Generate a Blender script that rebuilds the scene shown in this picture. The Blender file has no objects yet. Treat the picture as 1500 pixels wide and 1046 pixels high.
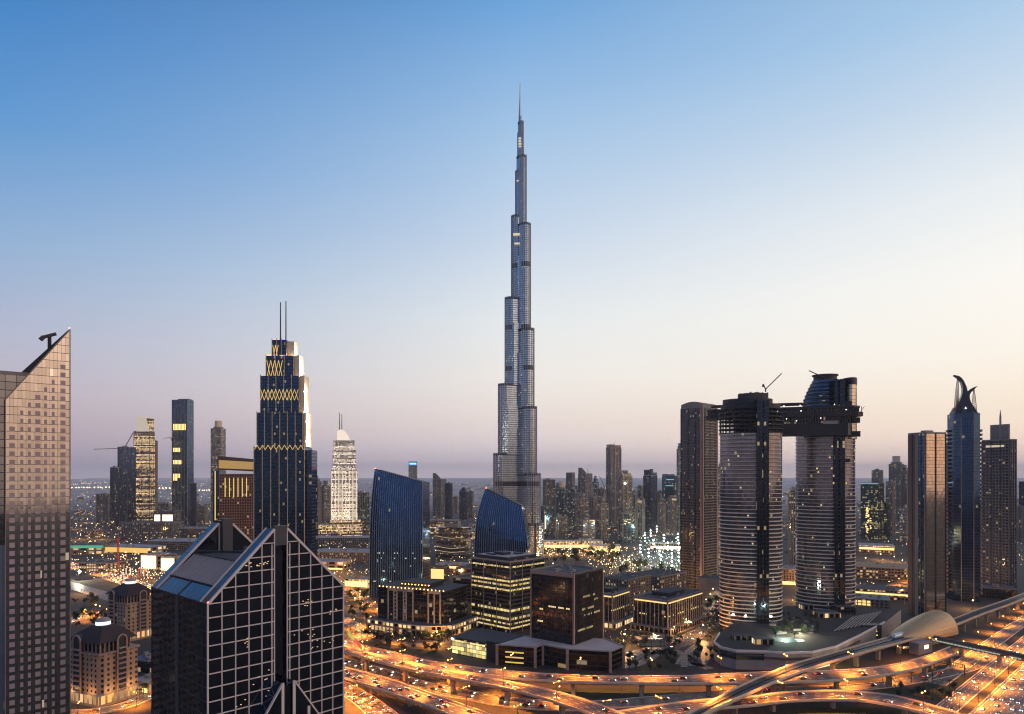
import bpy, math, random
from mathutils import Vector, Matrix
R = math.radians
rnd = random.Random(7)
SC = bpy.context.scene
COL = SC.collection
# ------------------------------------------------------------------ camera, sky, sun, exposure
H = 150.0          # eye height, m
F, CX, HY = 1000.0, 750.0, 697.0   # focal length (photo pixels), centre column, horizon row
cam = bpy.data.cameras.new("camera")
cam.lens = 24.0; cam.sensor_width = 36.0; cam.sensor_fit = 'HORIZONTAL'
cam.shift_y = (HY - 523.0) / 1500.0
cam.clip_start = 1.0; cam.clip_end = 90000.0
camo = bpy.data.objects.new("camera", cam); COL.objects.link(camo)
camo.location = (0, 0, H); camo.rotation_euler = (R(90), 0, 0)
SC.camera = camo
SC.view_settings.view_transform = 'Standard'; SC.view_settings.look = 'None'
SC.view_settings.exposure = 0.0; SC.view_settings.gamma = 1.0
SC.cycles.use_denoising = True; SC.cycles.denoising_prefilter = 'ACCURATE'; SC.cycles.filter_width = 1.15
SC.cycles.max_bounces = 6; SC.cycles.diffuse_bounces = 2; SC.cycles.glossy_bounces = 3
SC.cycles.volume_bounces = 4; SC.cycles.transmission_bounces = 1; SC.cycles.transparent_max_bounces = 4
SC.cycles.sample_clamp_indirect = 4.0; SC.cycles.sample_clamp_direct = 0.0
SC.cycles.caustics_reflective = False; SC.cycles.caustics_refractive = False
SUN_AZ = 112.0     # degrees to the right of the view direction


def lin(r, g, b):
    f = lambda c: (c / 255 / 12.92) if c / 255 <= .04045 else ((c / 255 + .055) / 1.055) ** 2.4
    return (f(r), f(g), f(b), 1)


W = bpy.data.worlds.new("World"); SC.world = W; W.use_nodes = True
wt = W.node_tree; wn = wt.nodes; wl = wt.links
for n in list(wn): wn.remove(n)


def mnode(t, op, a, b=None, clamp=False):
    n = t.nodes.new('ShaderNodeMath'); n.operation = op; n.use_clamp = clamp
    for i, v in enumerate((a, b)):
        if v is None: continue
        if isinstance(v, (int, float)): n.inputs[i].default_value = v
        else: t.links.new(v, n.inputs[i])
    return n.outputs[0]


def mixc(t, f, a, b):
    n = t.nodes.new('ShaderNodeMix'); n.data_type = 'RGBA'
    for i, v in ((0, f), (6, a), (7, b)):
        if isinstance(v, (int, float)): n.inputs[i].default_value = v
        elif isinstance(v, (tuple, list)): n.inputs[i].default_value = tuple(v)[:3] + (1,)
        else: t.links.new(v, n.inputs[i])
    return n.outputs[2]


def ramp(t, fac, stops, interp='LINEAR'):
    n = t.nodes.new('ShaderNodeValToRGB'); t.links.new(fac, n.inputs[0]); cr = n.color_ramp; cr.interpolation = interp
    while len(cr.elements) < len(stops): cr.elements.new(0.5)
    for e, (p, c) in zip(cr.elements, stops):
        e.position = p; e.color = tuple(c)[:3] + (1,)
    return n.outputs[0]


tc = wn.new('ShaderNodeTexCoord'); sp = wn.new('ShaderNodeSeparateXYZ'); wl.new(tc.outputs['Generated'], sp.inputs[0])
sx, sy, sz = sp.outputs
hyp = mnode(wt, 'SQRT', mnode(wt, 'MAXIMUM', mnode(wt, 'ADD', mnode(wt, 'MULTIPLY', sx, sx), mnode(wt, 'MULTIPLY', sy, sy)), 1e-4))
ca = mnode(wt, 'DIVIDE', mnode(wt, 'ADD', mnode(wt, 'MULTIPLY', sx, math.sin(R(SUN_AZ))), mnode(wt, 'MULTIPLY', sy, math.cos(R(SUN_AZ)))), hyp)
zc = mnode(wt, 'MAXIMUM', sz, 0.0)
ZEN = lin(30, 56, 108)
def br(k, *c): return tuple(v * k for v in lin(*c)[:3])
rL = ramp(wt, zc, [(0, br(2.8, 182, 164, 170)), (.02, br(1.4, 176, 160, 170)), (.05, br(1.2, 182, 167, 178)), (.1, br(1.12, 190, 180, 194)), (.17, br(1.06, 178, 184, 207)), (.27, lin(145, 178, 216)), (.39, lin(92, 152, 211)), (.49, lin(60, 130, 198)), (.66, lin(32, 78, 145)), (1, ZEN)])
rC = ramp(wt, zc, [(0, br(2.8, 212, 190, 184)), (.03, br(1.55, 214, 199, 199)), (.08, br(1.24, 233, 219, 211)), (.14, br(1.18, 235, 229, 222)), (.22, br(1.12, 226, 230, 231)), (.33, br(1.03, 200, 216, 235)), (.45, lin(164, 198, 232)), (.57, lin(108, 165, 221)), (1, ZEN)])
rR = ramp(wt, zc, [(0, br(2.8, 246, 208, 180)), (.03, br(1.6, 250, 220, 192)), (.08, br(1.22, 255, 236, 211)), (.15, br(1.12, 255, 247, 234)), (.24, br(1.08, 252, 249, 242)), (.33, br(1.04, 236, 241, 243)), (.42, br(1.0, 204, 222, 240)), (.5, lin(170, 204, 235)), (1, ZEN)])
rS = ramp(wt, zc, [(0, (.10, .08, .085)), (.04, (.16, .115, .11)), (.09, (.42, .28, .21)), (.16, (.95, .64, .45)), (.24, (.95, .72, .55)), (.34, (.4, .38, .38)), (.45, (.16, .22, .34)), (.66, lin(60, 110, 175)), (1, ZEN)])
cL, cC, cR = (math.cos(R(a - SUN_AZ)) for a in (-37, 0, 37))


def seg(a, b): return mnode(wt, 'DIVIDE', mnode(wt, 'SUBTRACT', ca, a), b - a, True)


sky = mixc(wt, seg(cL, cC), rL, rC)
sky = mixc(wt, seg(cC, cR), sky, rR)
# the half of the sky behind the viewer is already deep blue dusk, but for the glow where the sun went down
rB = ramp(wt, zc, [(0, (.20, .165, .18)), (.05, (.235, .215, .27)), (.12, (.19, .26, .42)), (.3, (.125, .235, .47)), (.6, (.07, .15, .34)), (1, ZEN)])
fw = mnode(wt, 'DIVIDE', sy, hyp)
wB = mnode(wt, 'DIVIDE', mnode(wt, 'SUBTRACT', .42, fw), .8, True)
sky = mixc(wt, wB, sky, rB)
sky = mixc(wt, mnode(wt, 'DIVIDE', mnode(wt, 'SUBTRACT', ca, .62), .33, True), sky, rS)
nish = wn.new('ShaderNodeTexSky'); nish.sky_type = 'NISHITA'; nish.sun_disc = False
nish.sun_elevation = R(2.0); nish.sun_rotation = R(SUN_AZ); nish.dust_density = 2.0
nsc = wn.new('ShaderNodeMix'); nsc.data_type = 'RGBA'; nsc.blend_type = 'ADD'; nsc.inputs[0].default_value = 0.02
wl.new(sky, nsc.inputs[6]); wl.new(nish.outputs[0], nsc.inputs[7])
bgn = wn.new('ShaderNodeBackground'); bgn.inputs[1].default_value = 1.0
wo = wn.new('ShaderNodeOutputWorld'); wl.new(nsc.outputs[2], bgn.inputs[0]); wl.new(bgn.outputs[0], wo.inputs[0])
W.cycles.sampling_method = 'MANUAL'; W.cycles.sample_map_resolution = 512

sun = bpy.data.lights.new("sun", 'SUN'); sun.energy = 1.15; sun.angle = R(90); sun.color = (1, .72, .52)
suno = bpy.data.objects.new("sun", sun); COL.objects.link(suno)
SUN_EL = R(10)
sd = Vector((math.sin(R(SUN_AZ)) * math.cos(SUN_EL), math.cos(R(SUN_AZ)) * math.cos(SUN_EL), math.sin(SUN_EL)))
suno.rotation_euler = sd.to_track_quat('Z', 'Y').to_euler()


# ------------------------------------------------------------------ placing by survey of the photograph
def px(x, d): return (x - CX) / F * d
def pz(y, d): return H - (y - HY) / F * d
def gd(y, z=0.0): return (H - z) * F / (y - HY)
def pt(x, y, z=0.0):
    d = gd(y, z); return (px(x, d), d, z)


# ------------------------------------------------------------------ materials
MATS = {}


def new_mat(name):
    m = bpy.data.materials.new(name); m.use_nodes = True
    t = m.node_tree
    b = t.nodes['Principled BSDF']
    MATS[name] = m
    return m, t, b


def plain(name, c, rough=.7, metal=0.0, var=.25, scale=.15):
    m, t, b = new_mat(name)
    nz = t.nodes.new('ShaderNodeTexNoise'); nz.inputs['Scale'].default_value = scale; nz.inputs['Detail'].default_value = 5
    g = t.nodes.new('ShaderNodeNewGeometry'); t.links.new(g.outputs['Position'], nz.inputs['Vector'])
    a = tuple(v * (1 - var) for v in c); e = tuple(min(1, v * (1 + var)) for v in c)
    t.links.new(mixc(t, nz.outputs[0], a, e), b.inputs['Base Color'])
    b.inputs['Roughness'].default_value = rough; b.inputs['Metallic'].default_value = metal
    return m


def glow(name, c, s, sample=False):
    m, t, b = new_mat(name)
    b.inputs['Base Color'].default_value = (.05, .05, .05, 1)
    b.inputs['Emission Color'].default_value = tuple(c) + (1,); b.inputs['Emission Strength'].default_value = s
    m.cycles.emission_sampling = 'AUTO' if sample else 'NONE'
    return m


def glow_var(name, c1, c2, s):
    """lamps whose colour and power differ from lamp to lamp (per mesh island)"""
    m, t, b = new_mat(name)
    g = t.nodes.new('ShaderNodeNewGeometry'); r = g.outputs['Random Per Island']
    b.inputs['Base Color'].default_value = (.05, .05, .05, 1)
    w = t.nodes.new('ShaderNodeTexWhiteNoise'); w.noise_dimensions = '1D'; t.links.new(r, w.inputs['W'])
    t.links.new(mixc(t, w.outputs['Value'], c1, c2), b.inputs['Emission Color'])
    p = mnode(t, 'POWER', r, 2.5)
    t.links.new(mnode(t, 'MULTIPLY', mnode(t, 'ADD', p, .12), s), b.inputs['Emission Strength'])
    m.cycles.emission_sampling = 'NONE'
    return m


def facade(name, glass, frame, cw=3.0, ch=3.6, mu=.12, mv=.25, lit=.06, lc=(1, .72, .36), ls=1.6, metal=1.0, rough=.08,
           frough=.6, tilt=.006, floorlit=0.0, lu=None, vcols=None):
    m, t, b = new_mat(name)
    uv = t.nodes.new('ShaderNodeUVMap'); s = t.nodes.new('ShaderNodeSeparateXYZ'); t.links.new(uv.outputs[0], s.inputs[0])
    U = mnode(t, 'DIVIDE', s.outputs[0], cw); V = mnode(t, 'DIVIDE', s.outputs[1], ch)
    fu = mnode(t, 'FRACT', U); fv = mnode(t, 'FRACT', V); iu = mnode(t, 'FLOOR', U); iv = mnode(t, 'FLOOR', V)
    mask = mnode(t, 'MAXIMUM', mnode(t, 'LESS_THAN', fu, mu), mnode(t, 'LESS_THAN', fv, mv))
    oi = t.nodes.new('ShaderNodeObjectInfo'); rn = mnode(t, 'MULTIPLY', oi.outputs['Random'], 97.0)
    cb = t.nodes.new('ShaderNodeCombineXYZ'); t.links.new(iu, cb.inputs[0]); t.links.new(iv, cb.inputs[1]); t.links.new(rn, cb.inputs[2])
    w = t.nodes.new('ShaderNodeTexWhiteNoise'); w.noise_dimensions = '3D'; t.links.new(cb.outputs[0], w.inputs['Vector'])
    wf = t.nodes.new('ShaderNodeTexWhiteNoise'); wf.noise_dimensions = '1D'; t.links.new(mnode(t, 'ADD', iv, rn), wf.inputs['W'])
    sc = t.nodes.new('ShaderNodeSeparateColor'); t.links.new(w.outputs['Color'], sc.inputs[0])
    p = mnode(t, 'MULTIPLY', wf.outputs[0], 2 * lit)
    if floorlit: p = mnode(t, 'MAXIMUM', p, mnode(t, 'MULTIPLY', mnode(t, 'LESS_THAN', wf.outputs[0], floorlit), .88))
    on = mnode(t, 'LESS_THAN', w.outputs['Value'], p)
    inv = mnode(t, 'SUBTRACT', 1.0, mask)
    if lu:   # lit part is only the upper share of the pane
        inv = mnode(t, 'MULTIPLY', inv, mnode(t, 'GREATER_THAN', fv, lu))
    br = mnode(t, 'ADD', mnode(t, 'MULTIPLY', sc.outputs[0], .9), .2)
    t.links.new(mnode(t, 'MULTIPLY', mnode(t, 'MULTIPLY', mnode(t, 'MULTIPLY', on, inv), br), ls), b.inputs['Emission Strength'])
    t.links.new(mixc(t, mnode(t, 'MULTIPLY', sc.outputs[1], .45), lc, (1, .9, .72)), b.inputs['Emission Color'])
    g2 = mixc(t, sc.outputs[2], tuple(c * .88 for c in glass), tuple(min(1, c * 1.1) for c in glass))
    nz = t.nodes.new('ShaderNodeTexNoise'); nz.inputs['Scale'].default_value = .08; nz.inputs['Detail'].default_value = 4
    geo = t.nodes.new('ShaderNodeNewGeometry'); t.links.new(geo.outputs['Position'], nz.inputs['Vector'])
    fr = mixc(t, nz.outputs[0], tuple(c * .75 for c in frame), tuple(min(1, c * 1.25) for c in frame))
    t.links.new(mixc(t, mask, g2, fr), b.inputs['Base Color'])
    t.links.new(mnode(t, 'MULTIPLY', mnode(t, 'SUBTRACT', 1.0, mask), metal), b.inputs['Metallic'])
    t.links.new(mnode(t, 'ADD', mnode(t, 'MULTIPLY', mask, frough - rough), rough), b.inputs['Roughness'])
    if tilt:
        vm = t.nodes.new('ShaderNodeVectorMath'); vm.operation = 'SUBTRACT'; t.links.new(w.outputs['Color'], vm.inputs[0]); vm.inputs[1].default_value = (.5, .5, .5)
        vs = t.nodes.new('ShaderNodeVectorMath'); vs.operation = 'SCALE'; t.links.new(vm.outputs[0], vs.inputs[0])
        t.links.new(mnode(t, 'MULTIPLY', mnode(t, 'SUBTRACT', 1.0, mask), tilt), vs.inputs['Scale'])
        va = t.nodes.new('ShaderNodeVectorMath'); va.operation = 'ADD'; t.links.new(geo.outputs['Normal'], va.inputs[0]); t.links.new(vs.outputs[0], va.inputs[1])
        vn = t.nodes.new('ShaderNodeVectorMath'); vn.operation = 'NORMALIZE'; t.links.new(va.outputs[0], vn.inputs[0])
        t.links.new(vn.outputs[0], b.inputs['Normal'])
    m.cycles.emission_sampling = 'NONE'
    return m


def road_mat(name, base, lane=3.6, wmax=60.0):
    """asphalt with solid edge lines and dashed lane lines; UV = metres across, metres along"""
    m, t, b = new_mat(name)
    uv = t.nodes.new('ShaderNodeUVMap'); s = t.nodes.new('ShaderNodeSeparateXYZ'); t.links.new(uv.outputs[0], s.inputs[0])
    u = mnode(t, 'DIVIDE', s.outputs[0], lane); fu = mnode(t, 'FRACT', u)
    line = mnode(t, 'LESS_THAN', mnode(t, 'ABSOLUTE', mnode(t, 'SUBTRACT', fu, .5)), .045)
    dash = mnode(t, 'LESS_THAN', mnode(t, 'FRACT', mnode(t, 'DIVIDE', s.outputs[1], 9.0)), .4)
    edge = mnode(t, 'LESS_THAN', u, 1.0)
    paint = mnode(t, 'MULTIPLY', line, mnode(t, 'MAXIMUM', dash, edge))
    nz = t.nodes.new('ShaderNodeTexNoise'); nz.inputs['Scale'].default_value = .06; nz.inputs['Detail'].default_value = 6
    geo = t.nodes.new('ShaderNodeNewGeometry'); t.links.new(geo.outputs['Position'], nz.inputs['Vector'])
    cmb = t.nodes.new('ShaderNodeCombineXYZ'); t.links.new(mnode(t, 'MULTIPLY', s.outputs[0], .9), cmb.inputs[0]); t.links.new(mnode(t, 'MULTIPLY', s.outputs[1], .02), cmb.inputs[1])
    n2 = t.nodes.new('ShaderNodeTexNoise'); n2.inputs['Scale'].default_value = 1.0; n2.inputs['Detail'].default_value = 3; t.links.new(cmb.outputs[0], n2.inputs['Vector'])
    tone = mnode(t, 'MULTIPLY', mnode(t, 'ADD', nz.outputs[0], .35), mnode(t, 'ADD', n2.outputs[0], .35))
    asph = mixc(t, tone, tuple(c * .5 for c in base), tuple(c * 1.6 for c in base))
    t.links.new(mixc(t, paint, asph, (.82, .8, .74)), b.inputs['Base Color'])
    b.inputs['Roughness'].default_value = .5
    return m


CON = plain('concrete', (.30, .27, .24), .8)
CON_P = plain('pale_concrete', (.42, .36, .31), .75)
DARK = plain('dark_steel', (.025, .027, .032), .5)
DARKM = plain('dark_metal', (.06, .065, .08), .35, .8)
ROOF = plain('roof_gravel', (.09, .085, .09), .9)
ROOFL = plain('roof_pale', (.42, .37, .37), .9)
WHITE = plain('white_paint', (.88, .75, .70), .5, 0, .08)
BEIGE = plain('beige_render', (.36, .27, .2), .8)
BROWN = plain('brown_stone', (.13, .085, .07), .6)
PINK = plain('pink_stone', (.42, .28, .23), .6)
CREAM = plain('cream_panel', (.85, .68, .47), .45, 0, .08)
GOLDM = plain('gold_shell', (.62, .40, .2), .45, .55, .12, .3)
STEEL = plain('bright_steel', (.6, .62, .66), .25, 1, .1)
RED = plain('red_paint', (.4, .03, .02), .5)
BARK = plain('bark', (.07, .05, .035), .9)
LEAF = plain('leaf', (.03, .05, .02), .8, 0, .5, .8)
WATER = plain('pool_water', (.05, .3, .32), .1)
SOIL = plain('soil', (.05, .042, .03), .95, 0, .5, .03)
L_WARM = glow('lamp_warm', (1, .62, .22), 22)
L_ORNG = glow('lamp_sodium', (1, .42, .07), 26)
L_WHITE = glow('lamp_white', (.95, 1, 1), 24)
L_STRIP = glow('strip_warm', (1, .66, .24), 1.8)
L_YEL = glow('strip_yellow', (1, .74, .26), 1.15)
L_PALE = glow('shop_light', (1, .8, .5), 2.4)
L_GREEN = glow('green_light', (.15, .85, .5), .8)
L_CYAN = glow('cyan_light', (.35, .85, 1), 1.5)
L_BLUE = glow('blue_panel', (.03, .16, .6), .7)
L_RED = glow('red_beacon', (1, .08, .04), 14)
HEAD = glow('headlight_glow', (1, .9, .7), 16)
TAIL = glow('taillight_glow', (1, .06, .02), 9)


# ------------------------------------------------------------------ mesh builder
class MB:
    def __init__(s): s.v = []; s.f = []; s.uv = []; s.m = []
    def face(s, pts, uvs=None, m=0):
        i = len(s.v); s.v += [tuple(p) for p in pts]; s.f.append(tuple(range(i, i + len(pts))))
        s.uv += list(uvs) if uvs else [(p[0], p[1]) for p in pts]; s.m.append(m); return s
    def rings(s, rs, m=0, top=0, bot=None, closed=True, u0=0.0):
        """rs: list of rings of 3-D points (equal length). side UV = metres round, height"""
        n = len(rs[0]); us = [u0]
        for k in range(n):
            a, b = rs[0][k], rs[0][(k + 1) % n]
            us.append(us[-1] + math.dist(a[:2], b[:2]) + (0 if a[:2] != b[:2] else abs(a[2] - b[2])))
        base = len(s.v)
        for r in rs: s.v += [tuple(p) for p in r]
        for j in range(len(rs) - 1):
            for k in range(n if closed else n - 1):
                k2 = (k + 1) % n
                s.f.append((base + j * n + k, base + j * n + k2, base + (j + 1) * n + k2, base + (j + 1) * n + k))
                s.uv += [(us[k], rs[j][k][2]), (us[k + 1], rs[j][k2][2]), (us[k + 1], rs[j + 1][k2][2]), (us[k], rs[j + 1][k][2])]
                s.m.append(m)
        if top is not None:
            s.f.append(tuple(base + (len(rs) - 1) * n + k for k in range(n))); s.uv += [(p[0], p[1]) for p in rs[-1]]; s.m.append(top)
        if bot is not None:
            s.f.append(tuple(base + k for k in reversed(range(n)))); s.uv += [(p[0], p[1]) for p in reversed(rs[0])]; s.m.append(bot)
        return s
    def prism(s, poly, z0, z1, m=0, top=0, bot=None):
        zt = z1 if isinstance(z1, (list, tuple)) else [z1] * len(poly)
        return s.rings([[(x, y, z0) for x, y in poly], [(x, y, z) for (x, y), z in zip(poly, zt)]], m, top, bot)
    def box(s, x0, x1, y0, y1, z0, z1, m=0, top=None, bot=None):
        return s.prism([(x0, y0), (x1, y0), (x1, y1), (x0, y1)], z0, z1, m, m if top is None else top, m if bot is None else bot)
    def bar(s, p, q, w, h=None, m=0):
        p, q = Vector(p), Vector(q); h = h or w; d = (q - p)
        if d.length < 1e-6: return s
        d.normalize(); up = Vector((0, 0, 1)) if abs(d.z) < .95 else Vector((0, 1, 0))
        a = d.cross(up).normalized(); b = a.cross(d)
        r = lambda c: [c + a * w / 2 * i + b * h / 2 * j for i, j in ((-1, -1), (1, -1), (1, 1), (-1, 1))]
        return s.rings([[tuple(x) for x in r(p)], [tuple(x) for x in r(q)]], m, m, m)
    def cyl(s, x, y, z0, z1, r0, r1=None, n=10, m=0):
        r1 = r0 if r1 is None else r1
        c = [(math.cos(2 * math.pi * k / n), math.sin(2 * math.pi * k / n)) for k in range(n)]
        return s.rings([[(x + r0 * a, y + r0 * b, z0) for a, b in c], [(x + r1 * a, y + r1 * b, z1) for a, b in c]], m, m, m)
    def path(s, pts, w, m=0):
        for a, b in zip(pts, pts[1:]): s.bar(a, b, w, w, m)
        return s
    def octa(s, x, y, z, r, m=0):
        b = len(s.v); s.v += [(x + r, y, z), (x, y + r, z), (x - r, y, z), (x, y - r, z), (x, y, z + r), (x, y, z - r)]
        for k in range(4):
            k2 = (k + 1) % 4
            s.f += [(b + k, b + k2, b + 4), (b + k2, b + k, b + 5)]; s.uv += [(0, 0)] * 6; s.m += [m, m]
        return s
    def mark(s):
        s.__dict__.setdefault('cuts', []).append((len(s.v), len(s.f), len(s.uv))); return s
    def build_each(s, name, mats, parent=None):
        cs = [c for c in getattr(s, 'cuts', [])]
        if not cs or cs[0][1] != 0: cs = [(0, 0, 0)] + cs
        cs.append((len(s.v), len(s.f), len(s.uv))); out = []
        for a, b in zip(cs, cs[1:]):
            if a[1] == b[1]: continue
            q = MB(); q.v = s.v[a[0]:b[0]]; q.f = [tuple(i - a[0] for i in f) for f in s.f[a[1]:b[1]]]; q.uv = s.uv[a[2]:b[2]]; q.m = s.m[a[1]:b[1]]
            out.append(q.build(name, mats, parent))
        return out
    def build(s, name, mats, parent=None, label=None):
        me = bpy.data.meshes.new(name)
        me.from_pydata(s.v, [], s.f)
        ul = me.uv_layers.new(name='UVMap')
        flat = [c for u in s.uv for c in u]
        ul.data.foreach_set('uv', flat)
        for mt in (mats if isinstance(mats, (list, tuple)) else [mats]): me.materials.append(mt)
        me.polygons.foreach_set('material_index', s.m)
        me.update()
        o = bpy.data.objects.new(name, me); COL.objects.link(o)
        if parent: o.parent = parent
        if label: o['label'] = label
        return o


def tag(o, label, cat, group=None, kind=None):
    o['label'] = label; o['category'] = cat
    if group: o['group'] = group
    if kind: o['kind'] = kind
    return o


def thing(name, label, cat, loc=(0, 0, 0), yaw=0.0, group=None):
    o = bpy.data.objects.new(name, None); COL.objects.link(o)
    o.location = loc; o.rotation_euler = (0, 0, R(yaw)); o.empty_display_size = 5
    return tag(o, label, cat, group)


def struct(name, mb, mat, kind='structure'):
    o = mb.build(name, mat); o['kind'] = kind; return o


CHILD = {}


def kids(o):
    return [c for c in bpy.data.objects if c.parent == o]


def tree_of(o):
    return (o, [tree_of(c) for c in kids(o)])


def clone(tr, parent=None, loc=None, yaw=None, label=None, group=None, scale=None):
    o, ch = tr; c = o.copy(); COL.objects.link(c); c.parent = parent
    if parent is None:
        if loc is not None: c.location = loc
        if yaw is not None: c.rotation_euler = (0, 0, R(yaw))
        if scale is not None: c.scale = (scale,) * 3 if isinstance(scale, (int, float)) else scale
        if label: c['label'] = label
        if group: c['group'] = group
    for k in ch: clone(k, c)
    return c


def ell(cx, cy, a, b, n=40, z=None):
    p = [(cx + a * math.cos(2 * math.pi * k / n), cy + b * math.sin(2 * math.pi * k / n)) for k in range(n)]
    return p if z is None else [(x, y, z) for x, y in p]


def drop(o):
    for c in kids(o): drop(c)
    bpy.data.objects.remove(o)


def rect(x0, x1, y0, y1): return [(x0, y0), (x1, y0), (x1, y1), (x0, y1)]


# ------------------------------------------------------------------ ground
def ground_mat():
    m, t, b = new_mat('city_ground')
    geo = t.nodes.new('ShaderNodeNewGeometry')
    n1 = t.nodes.new('ShaderNodeTexNoise'); n1.inputs['Scale'].default_value = .004; n1.inputs['Detail'].default_value = 8
    n2 = t.nodes.new('ShaderNodeTexVoronoi'); n2.inputs['Scale'].default_value = .012
    for n in (n1, n2): t.links.new(geo.outputs['Position'], n.inputs['Vector'])
    c = mixc(t, n1.outputs[0], (.022, .022, .018), (.085, .07, .052))
    c = mixc(t, mnode(t, 'MULTIPLY', n2.outputs['Distance'], .6), c, (.05, .05, .05))
    # sandy plain beyond the districts, lightened to put horizon haze into its colour
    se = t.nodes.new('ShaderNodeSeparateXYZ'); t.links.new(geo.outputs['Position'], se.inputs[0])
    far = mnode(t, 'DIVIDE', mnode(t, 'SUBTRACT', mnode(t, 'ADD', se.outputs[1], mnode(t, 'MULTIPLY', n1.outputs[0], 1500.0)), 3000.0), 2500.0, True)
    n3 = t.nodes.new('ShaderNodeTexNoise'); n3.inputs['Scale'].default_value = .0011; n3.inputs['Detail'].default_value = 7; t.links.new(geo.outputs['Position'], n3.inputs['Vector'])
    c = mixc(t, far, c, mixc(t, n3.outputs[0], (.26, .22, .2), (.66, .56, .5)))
    t.links.new(c, b.inputs['Base Color']); b.inputs['Roughness'].default_value = .9
    return m


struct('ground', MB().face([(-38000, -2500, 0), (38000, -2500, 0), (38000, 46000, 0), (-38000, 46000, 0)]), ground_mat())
# ------------------------------------------------------------------ facades
FB = facade
F_DARK = FB('dark_glass', (.08, .09, .115), (.04, .04, .045), 3.2, 3.7, .08, .12, .02, tilt=.008)
F_BLUE = FB('blue_glass', (.07, .15, .26), (.04, .06, .09), 2.6, 3.8, .1, .16, .05)
F_NAVY = FB('navy_glass', (.06, .11, .2), (.03, .04, .06), 3.0, 3.6, .06, .2, .035, ls=1.0)
F_HORN = FB('horn_glass', (.05, .10, .19), (.02, .03, .05), 3.0, 3.6, .06, .12, .006, ls=1.0)
F_GREY = FB('grey_flats', (.16, .17, .19), (.17, .145, .13), 4.2, 3.4, .45, .3, .12, ls=1.3)
F_TAN = FB('tan_flats', (.12, .12, .13), (.25, .185, .14), 3.6, 3.4, .5, .35, .15, ls=1.4)
F_TEAL = FB('teal_glass', (.10, .2, .25), (.06, .08, .09), 3.2, 3.6, .12, .25, .13, (1, .85, .5), 1.2)
F_GREEN = FB('green_glass', (.05, .13, .15), (.05, .07, .07), 3.5, 4.0, .1, .3, .22, (1, .8, .3), 1.0)
F_BALC = FB('balcony_flats', (.10, .11, .13), (.33, .27, .23), 3.2, 3.4, .15, .42, .2, ls=1.2)
F_GOLDLIT = FB('gold_lit_flats', (.10, .1, .1), (.3, .22, .13), 2.9, 3.4, .3, .28, .62, (1, .6, .22), 1.9)
F_WHITELIT = FB('hotel_flood_glow', (.2, .2, .2), (.85, .72, .58), 2.6, 3.3, .42, .3, .7, (1, .80, .60), 2.0)  # dense window glow stands in for floodlight on the walls
F_BROWN = FB('brown_hotel', (.05, .04, .035), (.30, .15, .085), 3.1, 3.6, .4, .4, .06, metal=.6)
F_CONC = FB('concrete_grid_tower', (.07, .08, .09), (.135, .122, .118), 1.9, 3.6, .35, .4, .05, ls=1.2)
F_OFFICE = FB('office_glass', (.06, .06, .07), (.035, .028, .028), 2.4, 3.9, .1, .18, .006, (1, .8, .32), 1.3, floorlit=.0)
F_LITBAND = FB('office_lit_bands', (.06, .075, .11), (.035, .035, .04), 1.5, 3.9, .12, .42, .03, (1, .74, .22), 1.2, floorlit=.16)
F_RETAIL = FB('arcade_glass', (.08, .07, .06), (.34, .25, .18), 5.0, 6.0, .32, .3, .45, (1, .62, .22), 1.6)
F_HOTELW = FB('hotel_wall', (.05, .04, .035), (.46, .30, .20), 4.0, 3.4, .62, .5, .015, ls=1.0, metal=.5)
F_WINDOWS = FB('punched_windows', (.08, .09, .12), (.12, .12, .14), 4.0, 3.9, .38, .48, .06, ls=1.3)
F_LOW = FB('low_block', (.08, .08, .09), (.2, .155, .12), 4.0, 4.2, .3, .42, .42, (1, .56, .2), 1.6)
F_MALL = FB('mall_wall', (.1, .09, .08), (.26, .19, .14), 14.0, 7.0, .35, .35, .35, (1, .62, .25), 1.6)
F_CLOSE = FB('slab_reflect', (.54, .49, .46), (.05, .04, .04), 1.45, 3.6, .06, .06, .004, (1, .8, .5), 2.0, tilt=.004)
F_PANE = FB('dusk_panes', (.115, .125, .15), (.03, .03, .035), 5.2, 5.15, .0, .0, .0, (1, .6, .3), .7, tilt=.02)
F_OVAL = FB('oval_glass', (.27, .25, .265), (.08, .07, .07), 2.2, 3.6, .1, .12, .012, (1, .75, .45), 1.3, tilt=.010)
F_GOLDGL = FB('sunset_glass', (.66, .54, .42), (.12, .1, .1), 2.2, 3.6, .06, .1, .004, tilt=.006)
F_BURJ = FB('supertall_cladding', (.52, .62, .70), (.13, .13, .14), 2.0, 3.7, .2, .26, .012, (1, .82, .55), 1.3, rough=.22, frough=.3, tilt=.008)
F_FIN = FB('fin_glass', (.02, .075, .21), (.01, .03, .08), 2.75, 3.9, .22, .05, .006, (1, .75, .4), 1.4, tilt=.008)


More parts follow.
